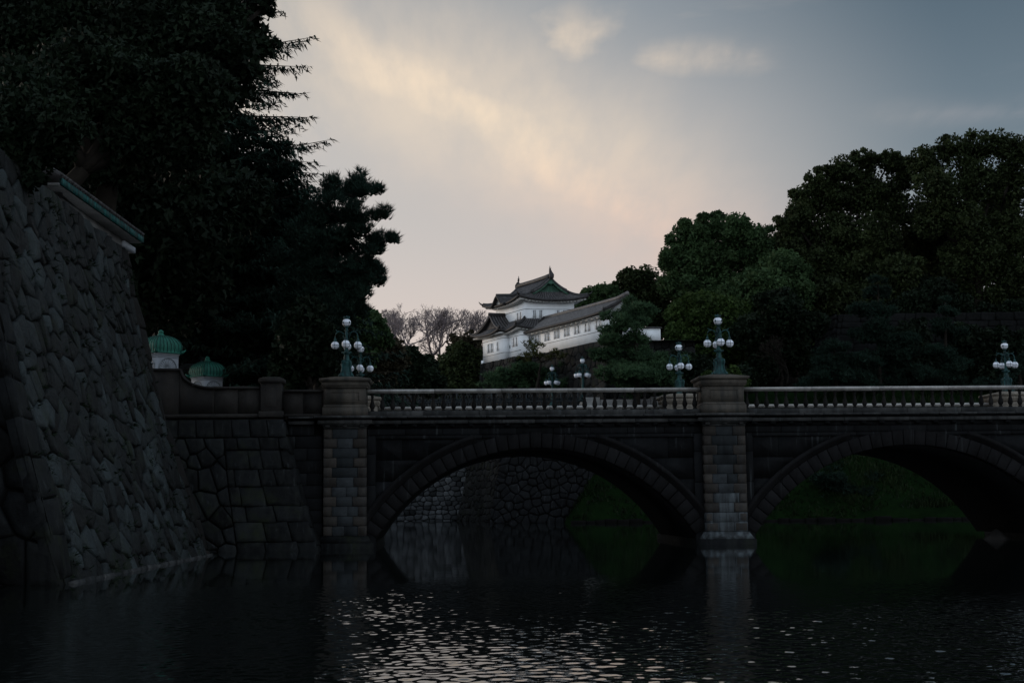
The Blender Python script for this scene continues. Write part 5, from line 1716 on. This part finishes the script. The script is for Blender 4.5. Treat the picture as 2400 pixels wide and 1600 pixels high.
def pine(name, label, Y, base, pads, mat, seed, tuft=0.3, per=60, K=8, wid=0.055, trunk=None, trunk_r=0.28, group=None, cat='tree', flat=0.55, dy=0.7):
    """pine with cloud-like needle pads: pads=[(px, py, rx_px)]"""
    rng = np.random.default_rng(seed)
    b = at(base[0], 900, Y); b = np.array([b[0], Y, base[1]])
    t = thing(name, b, label, cat, group)
    C, T_, ctr = [], [], []
    for (px, py, r) in pads:
        R = r * Y / F_PX
        c = at(px, py, Y + rng.uniform(-dy, dy) * R * 1.3)
        ctr.append((c, R))
        m = int(per * 2.4 * (R / (45 * Y / F_PX)) ** 2) + 10
        # pad made of a few sub-cushions
        for k in range(5):
            d = unit(rng, 1)[0] * R * rng.uniform(0.45, 0.95)
            cc = c + d * np.array([1, 1, flat * 0.8])
            q = unit(rng, m // 4) * (rng.uniform(0.2, 1, m // 4) ** 0.7)[:, None] * R * 0.58
            C.append(cc + q * np.array([1, 1, flat * 1.1]))
            T_.append(np.clip(rng.uniform(0, 0.5) + rng.uniform(0, 0.5, m // 4), 0, 1))
    C = np.concatenate(C); T_ = np.concatenate(T_)
    n = len(C)
    Cc = np.repeat(C, K, axis=0)
    ax = unit(rng, n * K); ax[:, 2] = np.abs(ax[:, 2]) * 0.9 + 0.05
    up = np.array([0, 0, 0.35]); ax = ax + up; ax /= np.linalg.norm(ax, axis=1, keepdims=True)
    W = perp(ax, rng)
    L = rng.uniform(0.7, 1.25, n * K) * tuft
    foliage(t, [spikes(Cc, ax, W, L, np.full(n * K, wid), np.repeat(T_, K))], mat)
    mb = MB(); mb.tint = 0.5
    tr = [at(px, py, Y) for px, py in trunk] if trunk else [np.mean([c for c, R in ctr], axis=0) + np.array([0, 0, -0.5]), sorted(ctr, key=lambda q: q[0][2])[-1][0]]
    path = [b - np.array([0, 0, 0.4])] + tr
    fine = []
    for p, q in zip(path, path[1:]):
        for i in range(4): fine.append(p + (np.array(q) - p) * i / 4 + rng.normal(size=3) * 0.05)
    fine.append(np.array(path[-1]))
    mb.tube(fine, [trunk_r * (1.1 - 0.85 * i / (len(fine) - 1)) for i in range(len(fine))], 7)
    fa = np.array(fine)
    for c, R in ctr:
        low_ = fa[fa[:, 2] < c[2] + 0.3]
        j = low_[np.argmin(np.linalg.norm(low_ - c, axis=1))] if len(low_) else fa[0]
        mb.tube(limb_path(j, c + np.array([0, 0, -R * 0.15]), rng, 4, 0.08, 0.2), [trunk_r * 0.38, trunk_r * 0.30, trunk_r * 0.22, trunk_r * 0.15, trunk_r * 0.08], 5)
        for k in range(4):
            mb.tube(limb_path(c + np.array([0, 0, -R * 0.15]), c + unit(rng, 1)[0] * R * np.array([0.8, 0.8, 0.15]), rng, 2, 0.1), [trunk_r * 0.1, trunk_r * 0.07, trunk_r * 0.03], 4)
    mb.build('trunk', M['bark'], t)
    return t


def cedar(name, label, Y, base, apex, half, mat, seed, extra=(), whorl=0.6, group=None, low=None):
    """tiered conifer with drooping sprays; half(py) gives half width in px"""
    rng = np.random.default_rng(seed)
    b = at(base[0], 900, Y); b = np.array([b[0], Y, base[1]])
    t = thing(name, b, label, 'tree', group)
    top = at(apex[0], apex[1], Y)
    mb = MB(); mb.tint = 0.5
    mb.tube([b - np.array([0, 0, 0.4]), b + (top - b) * 0.5, top], [0.45, 0.3, 0.04], 8)
    C, AX, TT = [], [], []
    z = low if low else b[2] + 2.0
    branches = []
    while z < top[2] - 0.3:
        f = (z - b[2]) / (top[2] - b[2])
        p = b + (top - b) * f
        # row in the picture of this height
        py = 800 - F_PX * ((p - _C) @ _u) / ((p - _C) @ _f)
        R = half(py) * Y / F_PX
        for k in range(7):
            branches.append((p + np.array([0, 0, rng.uniform(-0.4, 0.4)]), rng.uniform(0, 2 * math.pi), R * rng.uniform(0.55, 1.12)))
        z += whorl * 0.62
    for (py, length_px, az) in extra:
        f = (at(apex[0], py, Y)[2] - b[2]) / (top[2] - b[2])
        branches.append((b + (top - b) * f, az, length_px * Y / F_PX))
    for p, az, R in branches:
        d = np.array([math.cos(az), math.sin(az), 0.0]); sd = np.array([-d[1], d[0], 0])
        m = max(5, int(R / 0.42)); dr = rng.uniform(0.7, 1.9); lift = rng.uniform(0.02, 0.22)
        pts = []
        for i in range(m + 1):
            tt = i / m
            pts.append(p + d * R * tt + np.array([0, 0, R * (lift * tt - 0.20 * dr * tt ** 2 + 0.12 * tt ** 5)]))
        mb.tube([pts[0], pts[m // 2], pts[-1]], [0.07, 0.045, 0.012], 4)
        for i in range(1, m + 1):
            tt = i / m
            tl = (0.16 * R * (1 - tt) + 0.55) * rng.uniform(0.7, 1.2)
            for s in (-1, 1):
                tip_ = d * 0.7 + sd * s * 0.62 + np.array([0, 0, rng.uniform(-0.75, -0.05)]); tip_ /= np.linalg.norm(tip_)
                q = max(4, int(tl / 0.075))
                for j in range(q):
                    c = pts[i] + tip_ * tl * (j + 0.5) / q + rng.normal(size=3) * 0.05
                    C.append(c); AX.append(tip_ + rng.normal(size=3) * 0.42 + np.array([0, 0, -0.2])); TT.append(rng.uniform())
            C.append(pts[i]); AX.append(d + rng.normal(size=3) * 0.15); TT.append(rng.uniform())
    mb.build('trunk', M['bark'], t)
    C = np.array(C); AX = np.array(AX); AX /= np.linalg.norm(AX, axis=1, keepdims=True)
    n = len(C)
    W = np.cross(AX, np.array([0, 0, 1.0])); W /= (np.linalg.norm(W, axis=1, keepdims=True) + 1e-9)
    W = W * 0.9 + unit(rng, n) * 0.5; W /= np.linalg.norm(W, axis=1, keepdims=True)
    foliage(t, [kites(C, AX, W, rng.uniform(0.30, 0.55, n), rng.uniform(0.065, 0.13, n), np.array(TT))], mat)
    return t


def bare(name, label, Y, base, hpx, seed, spread=0.55, r0=0.22, levels=6, mat='barebark', group=None, minr=0.022, lean=0.0, cat='tree'):
    """leafless tree: limbs fork into fine twigs"""
    rng = np.random.default_rng(seed)
    b = at(base[0], base[1], Y)
    t = thing(name, b, label, cat, group)
    Hh = hpx * Y / F_PX
    segs = []
    def grow(p, d, L, r, lv):
        q = p + d * L
        mid = p + d * L * 0.5 + rng.normal(size=3) * L * 0.05
        segs.append((p, mid, q, r, r * 0.72, lv))
        if lv == 0: return
        k = 2 if rng.uniform() < 0.45 else 3
        for i in range(k):
            nd = d + rng.normal(size=3) * spread * np.array([1, 1, 0.6]) + np.array([0, 0, 0.16])
            nd /= np.linalg.norm(nd)
            grow(q, nd, L * rng.uniform(0.66, 0.86), max(r * 0.68, minr), lv - 1)
        if lv >= 2 and rng.uniform() < 0.7:
            nd = d + rng.normal(size=3) * spread * 1.2; nd /= np.linalg.norm(nd)
            grow(mid, nd, L * 0.62, max(r * 0.5, minr), lv - 2)
    L0 = Hh * 0.235
    grow(b, np.array([lean, 0, 1.0]) / math.hypot(lean, 1), L0, r0, levels)
    zmax = max(s[2][2] for s in segs)
    k = Hh / max(zmax - b[2], 0.1)
    mt = MB(); mc = MB(); mt.tint = 0.4; mc.tint = 0.7
    for p, m, q, ra, rb, lv in segs:
        P = [b + (x - b) * k for x in (p, m, q)]
        (mt if lv >= levels - 1 else mc).tube(P, [ra, (ra + rb) / 2, rb], 5 if lv >= levels - 1 else 3, False)
    mt.build('trunk', M[mat], t)
    mc.build('crown', M[mat], t)
    return t


LW_ = 'evergreens crowding the left bank'
broad('evergreen_tree', 'huge dark broadleaf evergreen filling the upper left corner', 56, (150, 10.9),
      [(60, 90, 230), (300, 40, 230), (500, 60, 120), (455, 190, 150), (270, 260, 210), (60, 330, 190), (580, 70, 62), (560, 170, 70), (618, 20, 34), (430, 330, 120), (150, 200, 220), (625, 110, 34), (400, 130, 180)],
      110000, 0.25, M['leafdark'], 101, 30, 0.6, LW_)
cedar('cedar_tree', 'tall dark cedar with drooping tiers reaching into the sky at upper left', 84, (500, 5.5), (505, -260),
      lambda py: 50 + 0.30 * (py + 260) if py < 560 else 300, M['needledark'], 102, extra=((120, 235, 0.1), (135, 228, -0.35), (150, 220, 0.4), (215, 175, 0.1), (370, 285, -0.1), (385, 270, 0.3)), group=LW_, low=11.5)
broad('evergreen_tree', 'dark evergreen behind the roofed fence, under the huge left tree', 74, (300, 5.5),
      [(330, 430, 170), (200, 420, 160), (430, 540, 150), (300, 600, 170), (180, 560, 150), (400, 690, 130), (520, 480, 120)], 44000, 0.38, M['leafdark'], 103, 18, 0.45, LW_)
broad('evergreen_tree', 'dark evergreen below the cedar, behind the right sentry box', 100, (600, 5.5),
      [(560, 640, 130), (640, 560, 130), (540, 760, 120), (660, 720, 130), (700, 640, 110), (600, 840, 110), (480, 700, 100), (740, 780, 90), (690, 840, 90), (780, 850, 70), (500, 860, 80)], 60000, 0.46, M['leafdark'], 104, 18, 0.45, LW_)
cedar('cedar_tree', 'shorter dark conifer between the tall cedar and the leaning pine', 84, (640, 5.5), (650, 330),
      lambda py: 30 + 0.55 * (py - 330), M['needledark'], 105, group=LW_, low=7.0)
pine('pine_tree', 'dark pine with tufted pads leaning out right of the left evergreens', 70, (745, 5.5),
     [(842, 430, 41), (868, 452, 32), (812, 450, 44), (782, 440, 39), (880, 500, 32), (838, 498, 44), (800, 510, 46), (760, 490, 49), (905, 562, 29), (880, 575, 37), (850, 555, 41), (812, 575, 49), (765, 560, 54), (720, 540, 54), (868, 625, 27), (835, 635, 41), (790, 640, 51), (740, 630, 56), (888, 660, 18), (862, 668, 29), (825, 690, 39), (780, 705, 49), (730, 700, 56), (690, 600, 56), (680, 680, 56), (850, 718, 17), (740, 760, 49), (800, 745, 37), (845, 608, 46), (872, 642, 34), (850, 680, 37), (815, 660, 51), (790, 690, 56), (812, 718, 49), (770, 735, 56), (740, 800, 54), (700, 760, 56), (780, 780, 49)],
     M['needledark'], 106, 0.38, 78, 9, 0.046, [(752, 800), (762, 700), (772, 600), (800, 520), (835, 440)], 0.3, LW_, flat=0.74)

LM = 'trees and shrubs beyond the left span'
broad('round_tree', 'round dark green tree behind the left pier lamp', 122, (850, 5.5), [(852, 768, 52), (885, 790, 36), (820, 790, 50), (800, 840, 50), (850, 830, 45)], 20000, 0.44, M['leafgreen'], 111, 16, 0.35, LM)
broad('brown_shrub', 'tangled brownish shrub right of the left pier lamp', 128, (900, 5.5), [(870, 840, 45), (910, 815, 36), (930, 850, 38), (890, 880, 50), (840, 880, 50)], 14000, 0.36, M['leafbrown'], 112, 16, 0.2, LM, 'shrub', fill=0.8)
broad('dark_shrub', 'dark evergreen shrub at the foot of the bare trees', 140, (965, 5.5), [(960, 840, 34), (985, 870, 42), (940, 885, 45), (1010, 900, 38)], 14000, 0.42, M['leafdark'], 113, 16, 0.25, LM, 'shrub')
broad('olive_shrub', 'olive green shrub left of the turret base', 180, (1075, 15.0), [(1080, 830, 34), (1055, 860, 40), (1100, 870, 36), (1080, 900, 45), (1040, 900, 40), (1110, 835, 22)], 18000, 0.5, M['leafolive'], 114, 16, 0.25, LM, 'shrub')
broad('brown_shrub', 'thin brown thicket left of the turret corner, above the olive shrub', 192, (1110, 19.0), [(1100, 800, 30), (1122, 820, 28), (1070, 800, 28)], 3000, 0.34, M['leafbrown'], 115, 14, 0.2, LM, 'shrub', fill=0.7)
LB_ = 'leafless trees left of the turret'
bare('bare_tree', 'leafless tree with a leaning double trunk, tallest of those left of the turret', 205, (1008, 880), 172, 121, 0.54, 0.30, 7, group=LB_, lean=0.12)
bare('bare_tree', 'leafless tree spreading left, nearest the round green tree', 208, (980, 880), 170, 122, 0.54, 0.28, 7, group=LB_, lean=-0.22)
bare('bare_tree', 'leafless tree with an upright crown between the leaning pair and the turret', 215, (1058, 875), 158, 123, 0.50, 0.24, 7, group=LB_, lean=0.05)
bare('bare_tree', 'leafless tree just left of the turret roof tips', 218, (1105, 870), 150, 124, 0.50, 0.22, 7, group=LB_)
bare('bare_tree', 'small leafless tree at the left end of the bare row', 214, (945, 870), 150, 125, 0.50, 0.2, 7, group=LB_)

LP = 'pines on the berm below the turret'
pine('pine_tree', 'small yellowish pine in front of the gallery wall', 160, (1235, 9.4), [(1252, 812, 26), (1235, 826, 24), (1262, 828, 22), (1228, 840, 20), (1300, 826, 17), (1318, 836, 13), (1288, 838, 16)], M['needleolive'], 131, 0.42, 46, 8, 0.075, [(1262, 880), (1270, 850), (1250, 825)], 0.2, LP)
pine('pine_tree', 'spreading pine at the foot of the turret base', 164, (1210, 9.8), [(1215, 862, 34), (1190, 872, 34), (1245, 872, 38), (1165, 890, 34), (1210, 895, 42), (1262, 890, 40), (1150, 905, 30), (1290, 868, 30), (1300, 890, 32)], M['needle'], 132, 0.5, 110, 9, 0.09, [(1225, 900), (1220, 870)], 0.25, LP)
pine('pine_tree', 'low pine right of the lower egg-globe lamp, under the gallery', 162, (1390, 9.6), [(1395, 818, 34), (1370, 835, 34), (1420, 835, 34), (1350, 858, 34), (1400, 862, 42), (1340, 888, 36), (1385, 895, 44), (1430, 890, 40), (1320, 905, 26)], M['needle'], 133, 0.5, 110, 9, 0.09, [(1395, 890), (1398, 840)], 0.25, LP)
pine('pine_tree', 'large bushy pine hiding the right end of the gallery', 147, (1490, 9.0),
     [(1472, 714, 26), (1450, 738, 38), (1496, 730, 36), (1434, 765, 36), (1430, 795, 34), (1478, 765, 46), (1506, 750, 34), (1450, 795, 38), (1484, 795, 34), (1425, 830, 42), (1470, 835, 50), (1520, 838, 40), (1440, 872, 50), (1500, 872, 54), (1550, 862, 44), (1470, 905, 50), (1540, 905, 50), (1575, 890, 36), (1590, 850, 26)],
     M['needle'], 134, 0.5, 130, 9, 0.09, [(1495, 850), (1488, 780), (1475, 725)], 0.3, LP)

LR_ = 'trees on the hill at the right'
broad('hill_tree', 'pale green tree between the turret roof and the gallery ridge', 196, (1400, 20.5), [(1388, 700, 32), (1362, 718, 28), (1415, 690, 30), (1442, 710, 36), (1400, 735, 40)], 20000, 0.5, M['leafgreen'], 141, 18, 0.3, LR_)
broad('hill_tree', 'loose dark tree just left of the big dome-shaped tree', 204, (1490, 21), [(1475, 655, 34), (1515, 652, 36), (1448, 685, 32), (1500, 690, 45), (1545, 690, 45), (1470, 715, 45), (1540, 740, 50)], 22000, 0.5, M['leafolive'], 142, 18, 0.3, LR_, fill=0.85)
broad('hill_tree', 'large dome-shaped green tree right of the turret', 184, (1680, 22), [(1612, 558, 50), (1668, 540, 46), (1725, 540, 48), (1775, 565, 46), (1582, 610, 46), (1650, 610, 60), (1715, 610, 62), (1788, 625, 52), (1570, 665, 36), (1625, 680, 58), (1700, 690, 66), (1775, 700, 60)], 80000, 0.44, M['leafgreen'], 143, 18, 0.5, LR_, fill=0.9)
broad('hill_tree', 'fresh green low tree behind the middle pier lamp', 166, (1650, 13.5), [(1600, 740, 46), (1650, 725, 50), (1705, 735, 48), (1590, 790, 42), (1645, 785, 60), (1705, 800, 55), (1620, 840, 48), (1680, 850, 50), (1740, 780, 46)], 52000, 0.40, M['leafbright'], 144, 18, 0.35, LR_)
broad('hill_tree', 'tall dark olive tree with a knobbly crown, right of the dome-shaped tree', 186, (1980, 23.7), [(1885, 470, 42), (1922, 430, 44), (1975, 400, 44), (2030, 385, 40), (2085, 380, 36), (2120, 410, 50), (1950, 470, 62), (2030, 460, 66), (1880, 540, 58), (1960, 560, 72), (2050, 560, 72), (2110, 500, 56), (1850, 600, 50), (1920, 640, 70), (2010, 650, 76), (1852, 530, 40), (1838, 570, 44), (1875, 500, 40)], 95000, 0.44, M['leafolive'], 145, 16, 0.55, LR_, fill=0.82)
broad('hill_tree', 'tallest dark tree with sky gaps at the right edge', 178, (2300, 23.7), [(2170, 385, 52), (2225, 355, 48), (2285, 345, 50), (2345, 345, 50), (2395, 360, 52), (2200, 450, 66), (2280, 430, 70), (2370, 440, 70), (2180, 520, 48), (2260, 520, 56), (2360, 540, 66), (2300, 610, 60), (2390, 640, 62), (2230, 590, 34), (2330, 690, 50), (2390, 720, 50), (2270, 690, 40), (2400, 560, 60), (2310, 560, 50), (2240, 620, 44), (2350, 620, 56)], 84000, 0.42, M['leafolive'], 146, 15, 0.6, LR_, fill=0.78)
broad('hill_tree', 'dark russet thicket above the rampart corner', 176, (1880, 21), [(1800, 690, 60), (1870, 720, 62), (1940, 700, 60), (1820, 770, 56), (1890, 790, 50), (2000, 720, 60), (2070, 690, 60), (1760, 830, 50), (2110, 640, 56)], 36000, 0.52, M['leafolive'], 147, 18, 0.3, LR_)
broad('hill_tree', 'dark wood behind the rampart, between the two tall right trees', 210, (2120, 24), [(2120, 600, 80), (2060, 720, 80), (2150, 700, 70), (1990, 640, 80), (1900, 640, 80), (1800, 640, 70), (2180, 730, 50), (1700, 760, 80), (1600, 760, 70), (2250, 660, 56), (2390, 700, 60), (2320, 720, 50), (2200, 620, 50), (2180, 700, 60)], 64000, 0.62, M['leafdark'], 148, 18, 0.4, LR_)
LQ = 'dark pines below the rampart'
pine('pine_tree', 'dark conical pine in front of the rampart, tallest on the right bank', 152, (2060, 13.6), [(2058, 660, 20), (2050, 690, 32), (2035, 722, 36), (2075, 728, 36), (2055, 765, 46), (2020, 790, 40), (2098, 790, 48), (2050, 830, 52), (2110, 845, 50), (2010, 860, 48), (2080, 885, 54), (2030, 905, 46)], M['needledark'], 151, 0.5, 150, 9, 0.09, [(2060, 800), (2058, 670)], 0.28, LQ)
pine('pine_tree', 'low bushy dark pine left of the tall one below the rampart', 148, (1960, 13.6), [(1955, 815, 32), (1930, 840, 36), (1985, 845, 38), (1950, 875, 46), (1905, 895, 40), (2000, 890, 44), (1890, 905, 30)], M['needledark'], 152, 0.5, 150, 9, 0.09, [(1955, 870), (1955, 825)], 0.25, LQ)
pine('pine_tree', 'narrow dark pine left of the right edge lamp', 152, (2215, 13.6), [(2215, 705, 14), (2220, 735, 28), (2200, 765, 34), (2236, 785, 36), (2205, 825, 40), (2235, 860, 42), (2185, 880, 44), (2230, 900, 44)], M['needledark'], 153, 0.5, 150, 9, 0.09, [(2215, 800), (2216, 715)], 0.25, LQ)
pine('pine_tree', 'low dark pine behind the lamp at the right edge', 150, (2390, 13.6), [(2400, 845, 36), (2370, 870, 40), (2340, 895, 40), (2400, 895, 44), (2300, 905, 36)], M['needledark'], 154, 0.5, 150, 9, 0.09, [(2390, 880), (2395, 850)], 0.22, LQ)
bare('bare_shrub', 'dark leafless shrub on the grass right of the middle pier', 157, (1845, 900), 115, 161, 0.6, 0.14, 6, 'bark', None, 0.02, cat='shrub')
broad('azalea_bush', 'bright green clipped bush peeking from behind the middle pedestal', 146, (1715, 9.0), [(1722, 872, 18), (1700, 880, 16), (1660, 882, 16), (1740, 900, 22), (1690, 905, 24)], 5000, 0.26, M['leafbright'], 162, 12, 0.1, None, 'shrub')
pine('pine_shrub', 'dark bushy pine on the grass seen through the right arch', 141, (1985, 3.5), [(1985, 1105, 46), (1940, 1125, 42), (2030, 1125, 46), (1965, 1155, 50), (2015, 1165, 48), (1930, 1170, 40), (1990, 1190, 46), (2060, 1180, 40)], M['needledark'], 163, 0.40, 200, 9, 0.07, [(1985, 1160), (1985, 1115)], 0.15, None, 'shrub')

# undergrowth closing the view behind the parapet
LU = 'dark undergrowth behind the parapet'
broad('dark_shrub', 'dark evergreen shrub between the right sentry box and the pillar', 82, (600, 5.5), [(560, 800, 60), (620, 780, 70), (600, 860, 60), (540, 870, 50), (660, 850, 60)], 16000, 0.36, M['leafdark'], 171, 16, 0.15, LU, 'shrub')
broad('dark_shrub', 'dark evergreen shrub hugging the foot of the leaning pine', 67, (720, 5.5), [(700, 800, 60), (740, 840, 50), (680, 860, 55), (770, 870, 40), (720, 740, 50), (752, 790, 44), (765, 835, 36)], 16000, 0.34, M['leafdark'], 172, 16, 0.15, LU, 'shrub')
broad('dark_shrub', 'dark evergreen shrub filling in behind the left pier lamp', 96, (790, 5.5), [(780, 820, 50), (810, 860, 45), (760, 880, 50), (830, 890, 40)], 12000, 0.38, M['leafdark'], 173, 16, 0.15, LU, 'shrub')

broad('evergreen_bough', 'dark evergreen leaning over the roofed fence at the left edge', 38, (-150, 10.9), [(20, 300, 120), (100, 350, 70), (10, 400, 80), (-60, 350, 120), (130, 300, 80), (60, 420, 45), (0, 330, 60), (30, 380, 60)], 30000, 0.20, M['leafdark'], 174, 20, 0.25, LW_)
broad('hill_tree', 'dark thicket in front of the left face of the rampart', 160, (1830, 13.6), [(1800, 800, 60), (1860, 770, 56), (1780, 860, 50), (1870, 840, 50), (1830, 730, 60), (1910, 760, 36), (1760, 780, 50)], 30000, 0.46, M['leafdark'], 175, 18, 0.25, LR_)
broad('hill_tree', 'dark wood on the slope behind the two right pines, below the rampart top', 160, (2150, 13.6), [(2150, 850, 60), (2280, 850, 60), (2340, 830, 60), (2140, 790, 50), (2270, 800, 46), (2390, 820, 50), (2180, 900, 50), (2310, 900, 50)], 30000, 0.46, M['leafdark'], 176, 18, 0.25, LR_)

broad('dark_shrub', 'dark evergreen shrub behind the rear lamp left of the middle pier', 150, (1590, 9.0), [(1590, 860, 46), (1640, 870, 46), (1560, 890, 44), (1620, 905, 46), (1680, 900, 40), (1740, 890, 40)], 20000, 0.40, M['leafdark'], 177, 16, 0.2, None, 'shrub')

broad('dark_shrub', 'dark evergreen shrub touching the left edge of the turret base', 187, (1105, 16.8), [(1108, 860, 34), (1090, 890, 40), (1120, 838, 20), (1118, 895, 30), (1060, 895, 34)], 9000, 0.46, M['leafolive'], 178, 16, 0.2, LM, 'shrub')

bare('bare_tree', 'slender leafless tree behind the leaning pair, seen against the sky', 222, (1030, 868), 150, 126, 0.5, 0.2, 7, group=LB_)
broad('hill_tree', 'dark evergreen below the dome-shaped tree, right of the fresh green one', 172, (1780, 14), [(1770, 740, 60), (1800, 680, 60), (1840, 640, 60), (1740, 690, 50), (1870, 690, 50), (1800, 800, 50)], 30000, 0.42, M['leafgreen'], 179, 18, 0.3, LR_)
broad('hill_tree', 'dark tree standing on the rampart behind the narrow pine', 170, (2230, 23.7), [(2200, 690, 46), (2250, 720, 40), (2140, 720, 46), (2310, 735, 30), (2380, 735, 40), (2100, 740, 40)], 22000, 0.40, M['leafdark'], 180, 16, 0.25, LR_)

broad('evergreen_tree', 'dark evergreen on the terrace whose boughs overhang the top of the high wall', 46, (60, 10.9), [(330, 240, 130), (190, 190, 140), (420, 330, 85), (90, 260, 120), (300, 330, 80), (450, 220, 110)], 42000, 0.21, M['leafdark'], 181, 20, 0.4, LW_)
bare('bare_tree', 'thin leafless tree farthest left, half hidden by the round green tree', 220, (920, 872), 140, 127, 0.52, 0.2, 7, group=LB_)

broad('hill_tree', 'dark evergreen closing the gap between the two tall right trees', 192, (2240, 24), [(2200, 500, 50), (2240, 560, 56), (2190, 600, 56), (2270, 640, 56), (2330, 600, 50), (2340, 500, 50), (2150, 560, 50)], 34000, 0.42, M['leafolive'], 182, 18, 0.35, LR_)


def joint_plants():
    """small ferns and weeds rooted in the joints of the high wall"""
    r = np.random.default_rng(19)
    C, AX = [], []
    for k in range(340):
        sp_, zp = r.uniform(0.5, LA - 0.5), r.uniform(0.1, HW - 0.3)
        p = np.array(fnA(sp_, zp, 0.02))
        for i in range(int(r.integers(5, 11))):
            d = np.array([r.uniform(0.2, 1.0), r.normal(0, 0.6), r.uniform(-0.5, 0.7)])
            C.append(p + r.normal(size=3) * 0.03); AX.append(d / np.linalg.norm(d))
    C, AX = np.array(C), np.array(AX)
    n = len(C)
    V, fl, lt, tn = spikes(C, AX, perp(AX, r), r.uniform(0.08, 0.26, n), r.uniform(0.02, 0.05, n), r.uniform(0, 1, n))
    org = np.array(WO[high])
    o = place('joint_plants', np_mesh('joint_plants', V - org, fl, lt, M['leafdark'], tn), org, high)
    o['kind'] = 'stuff'


joint_plants()
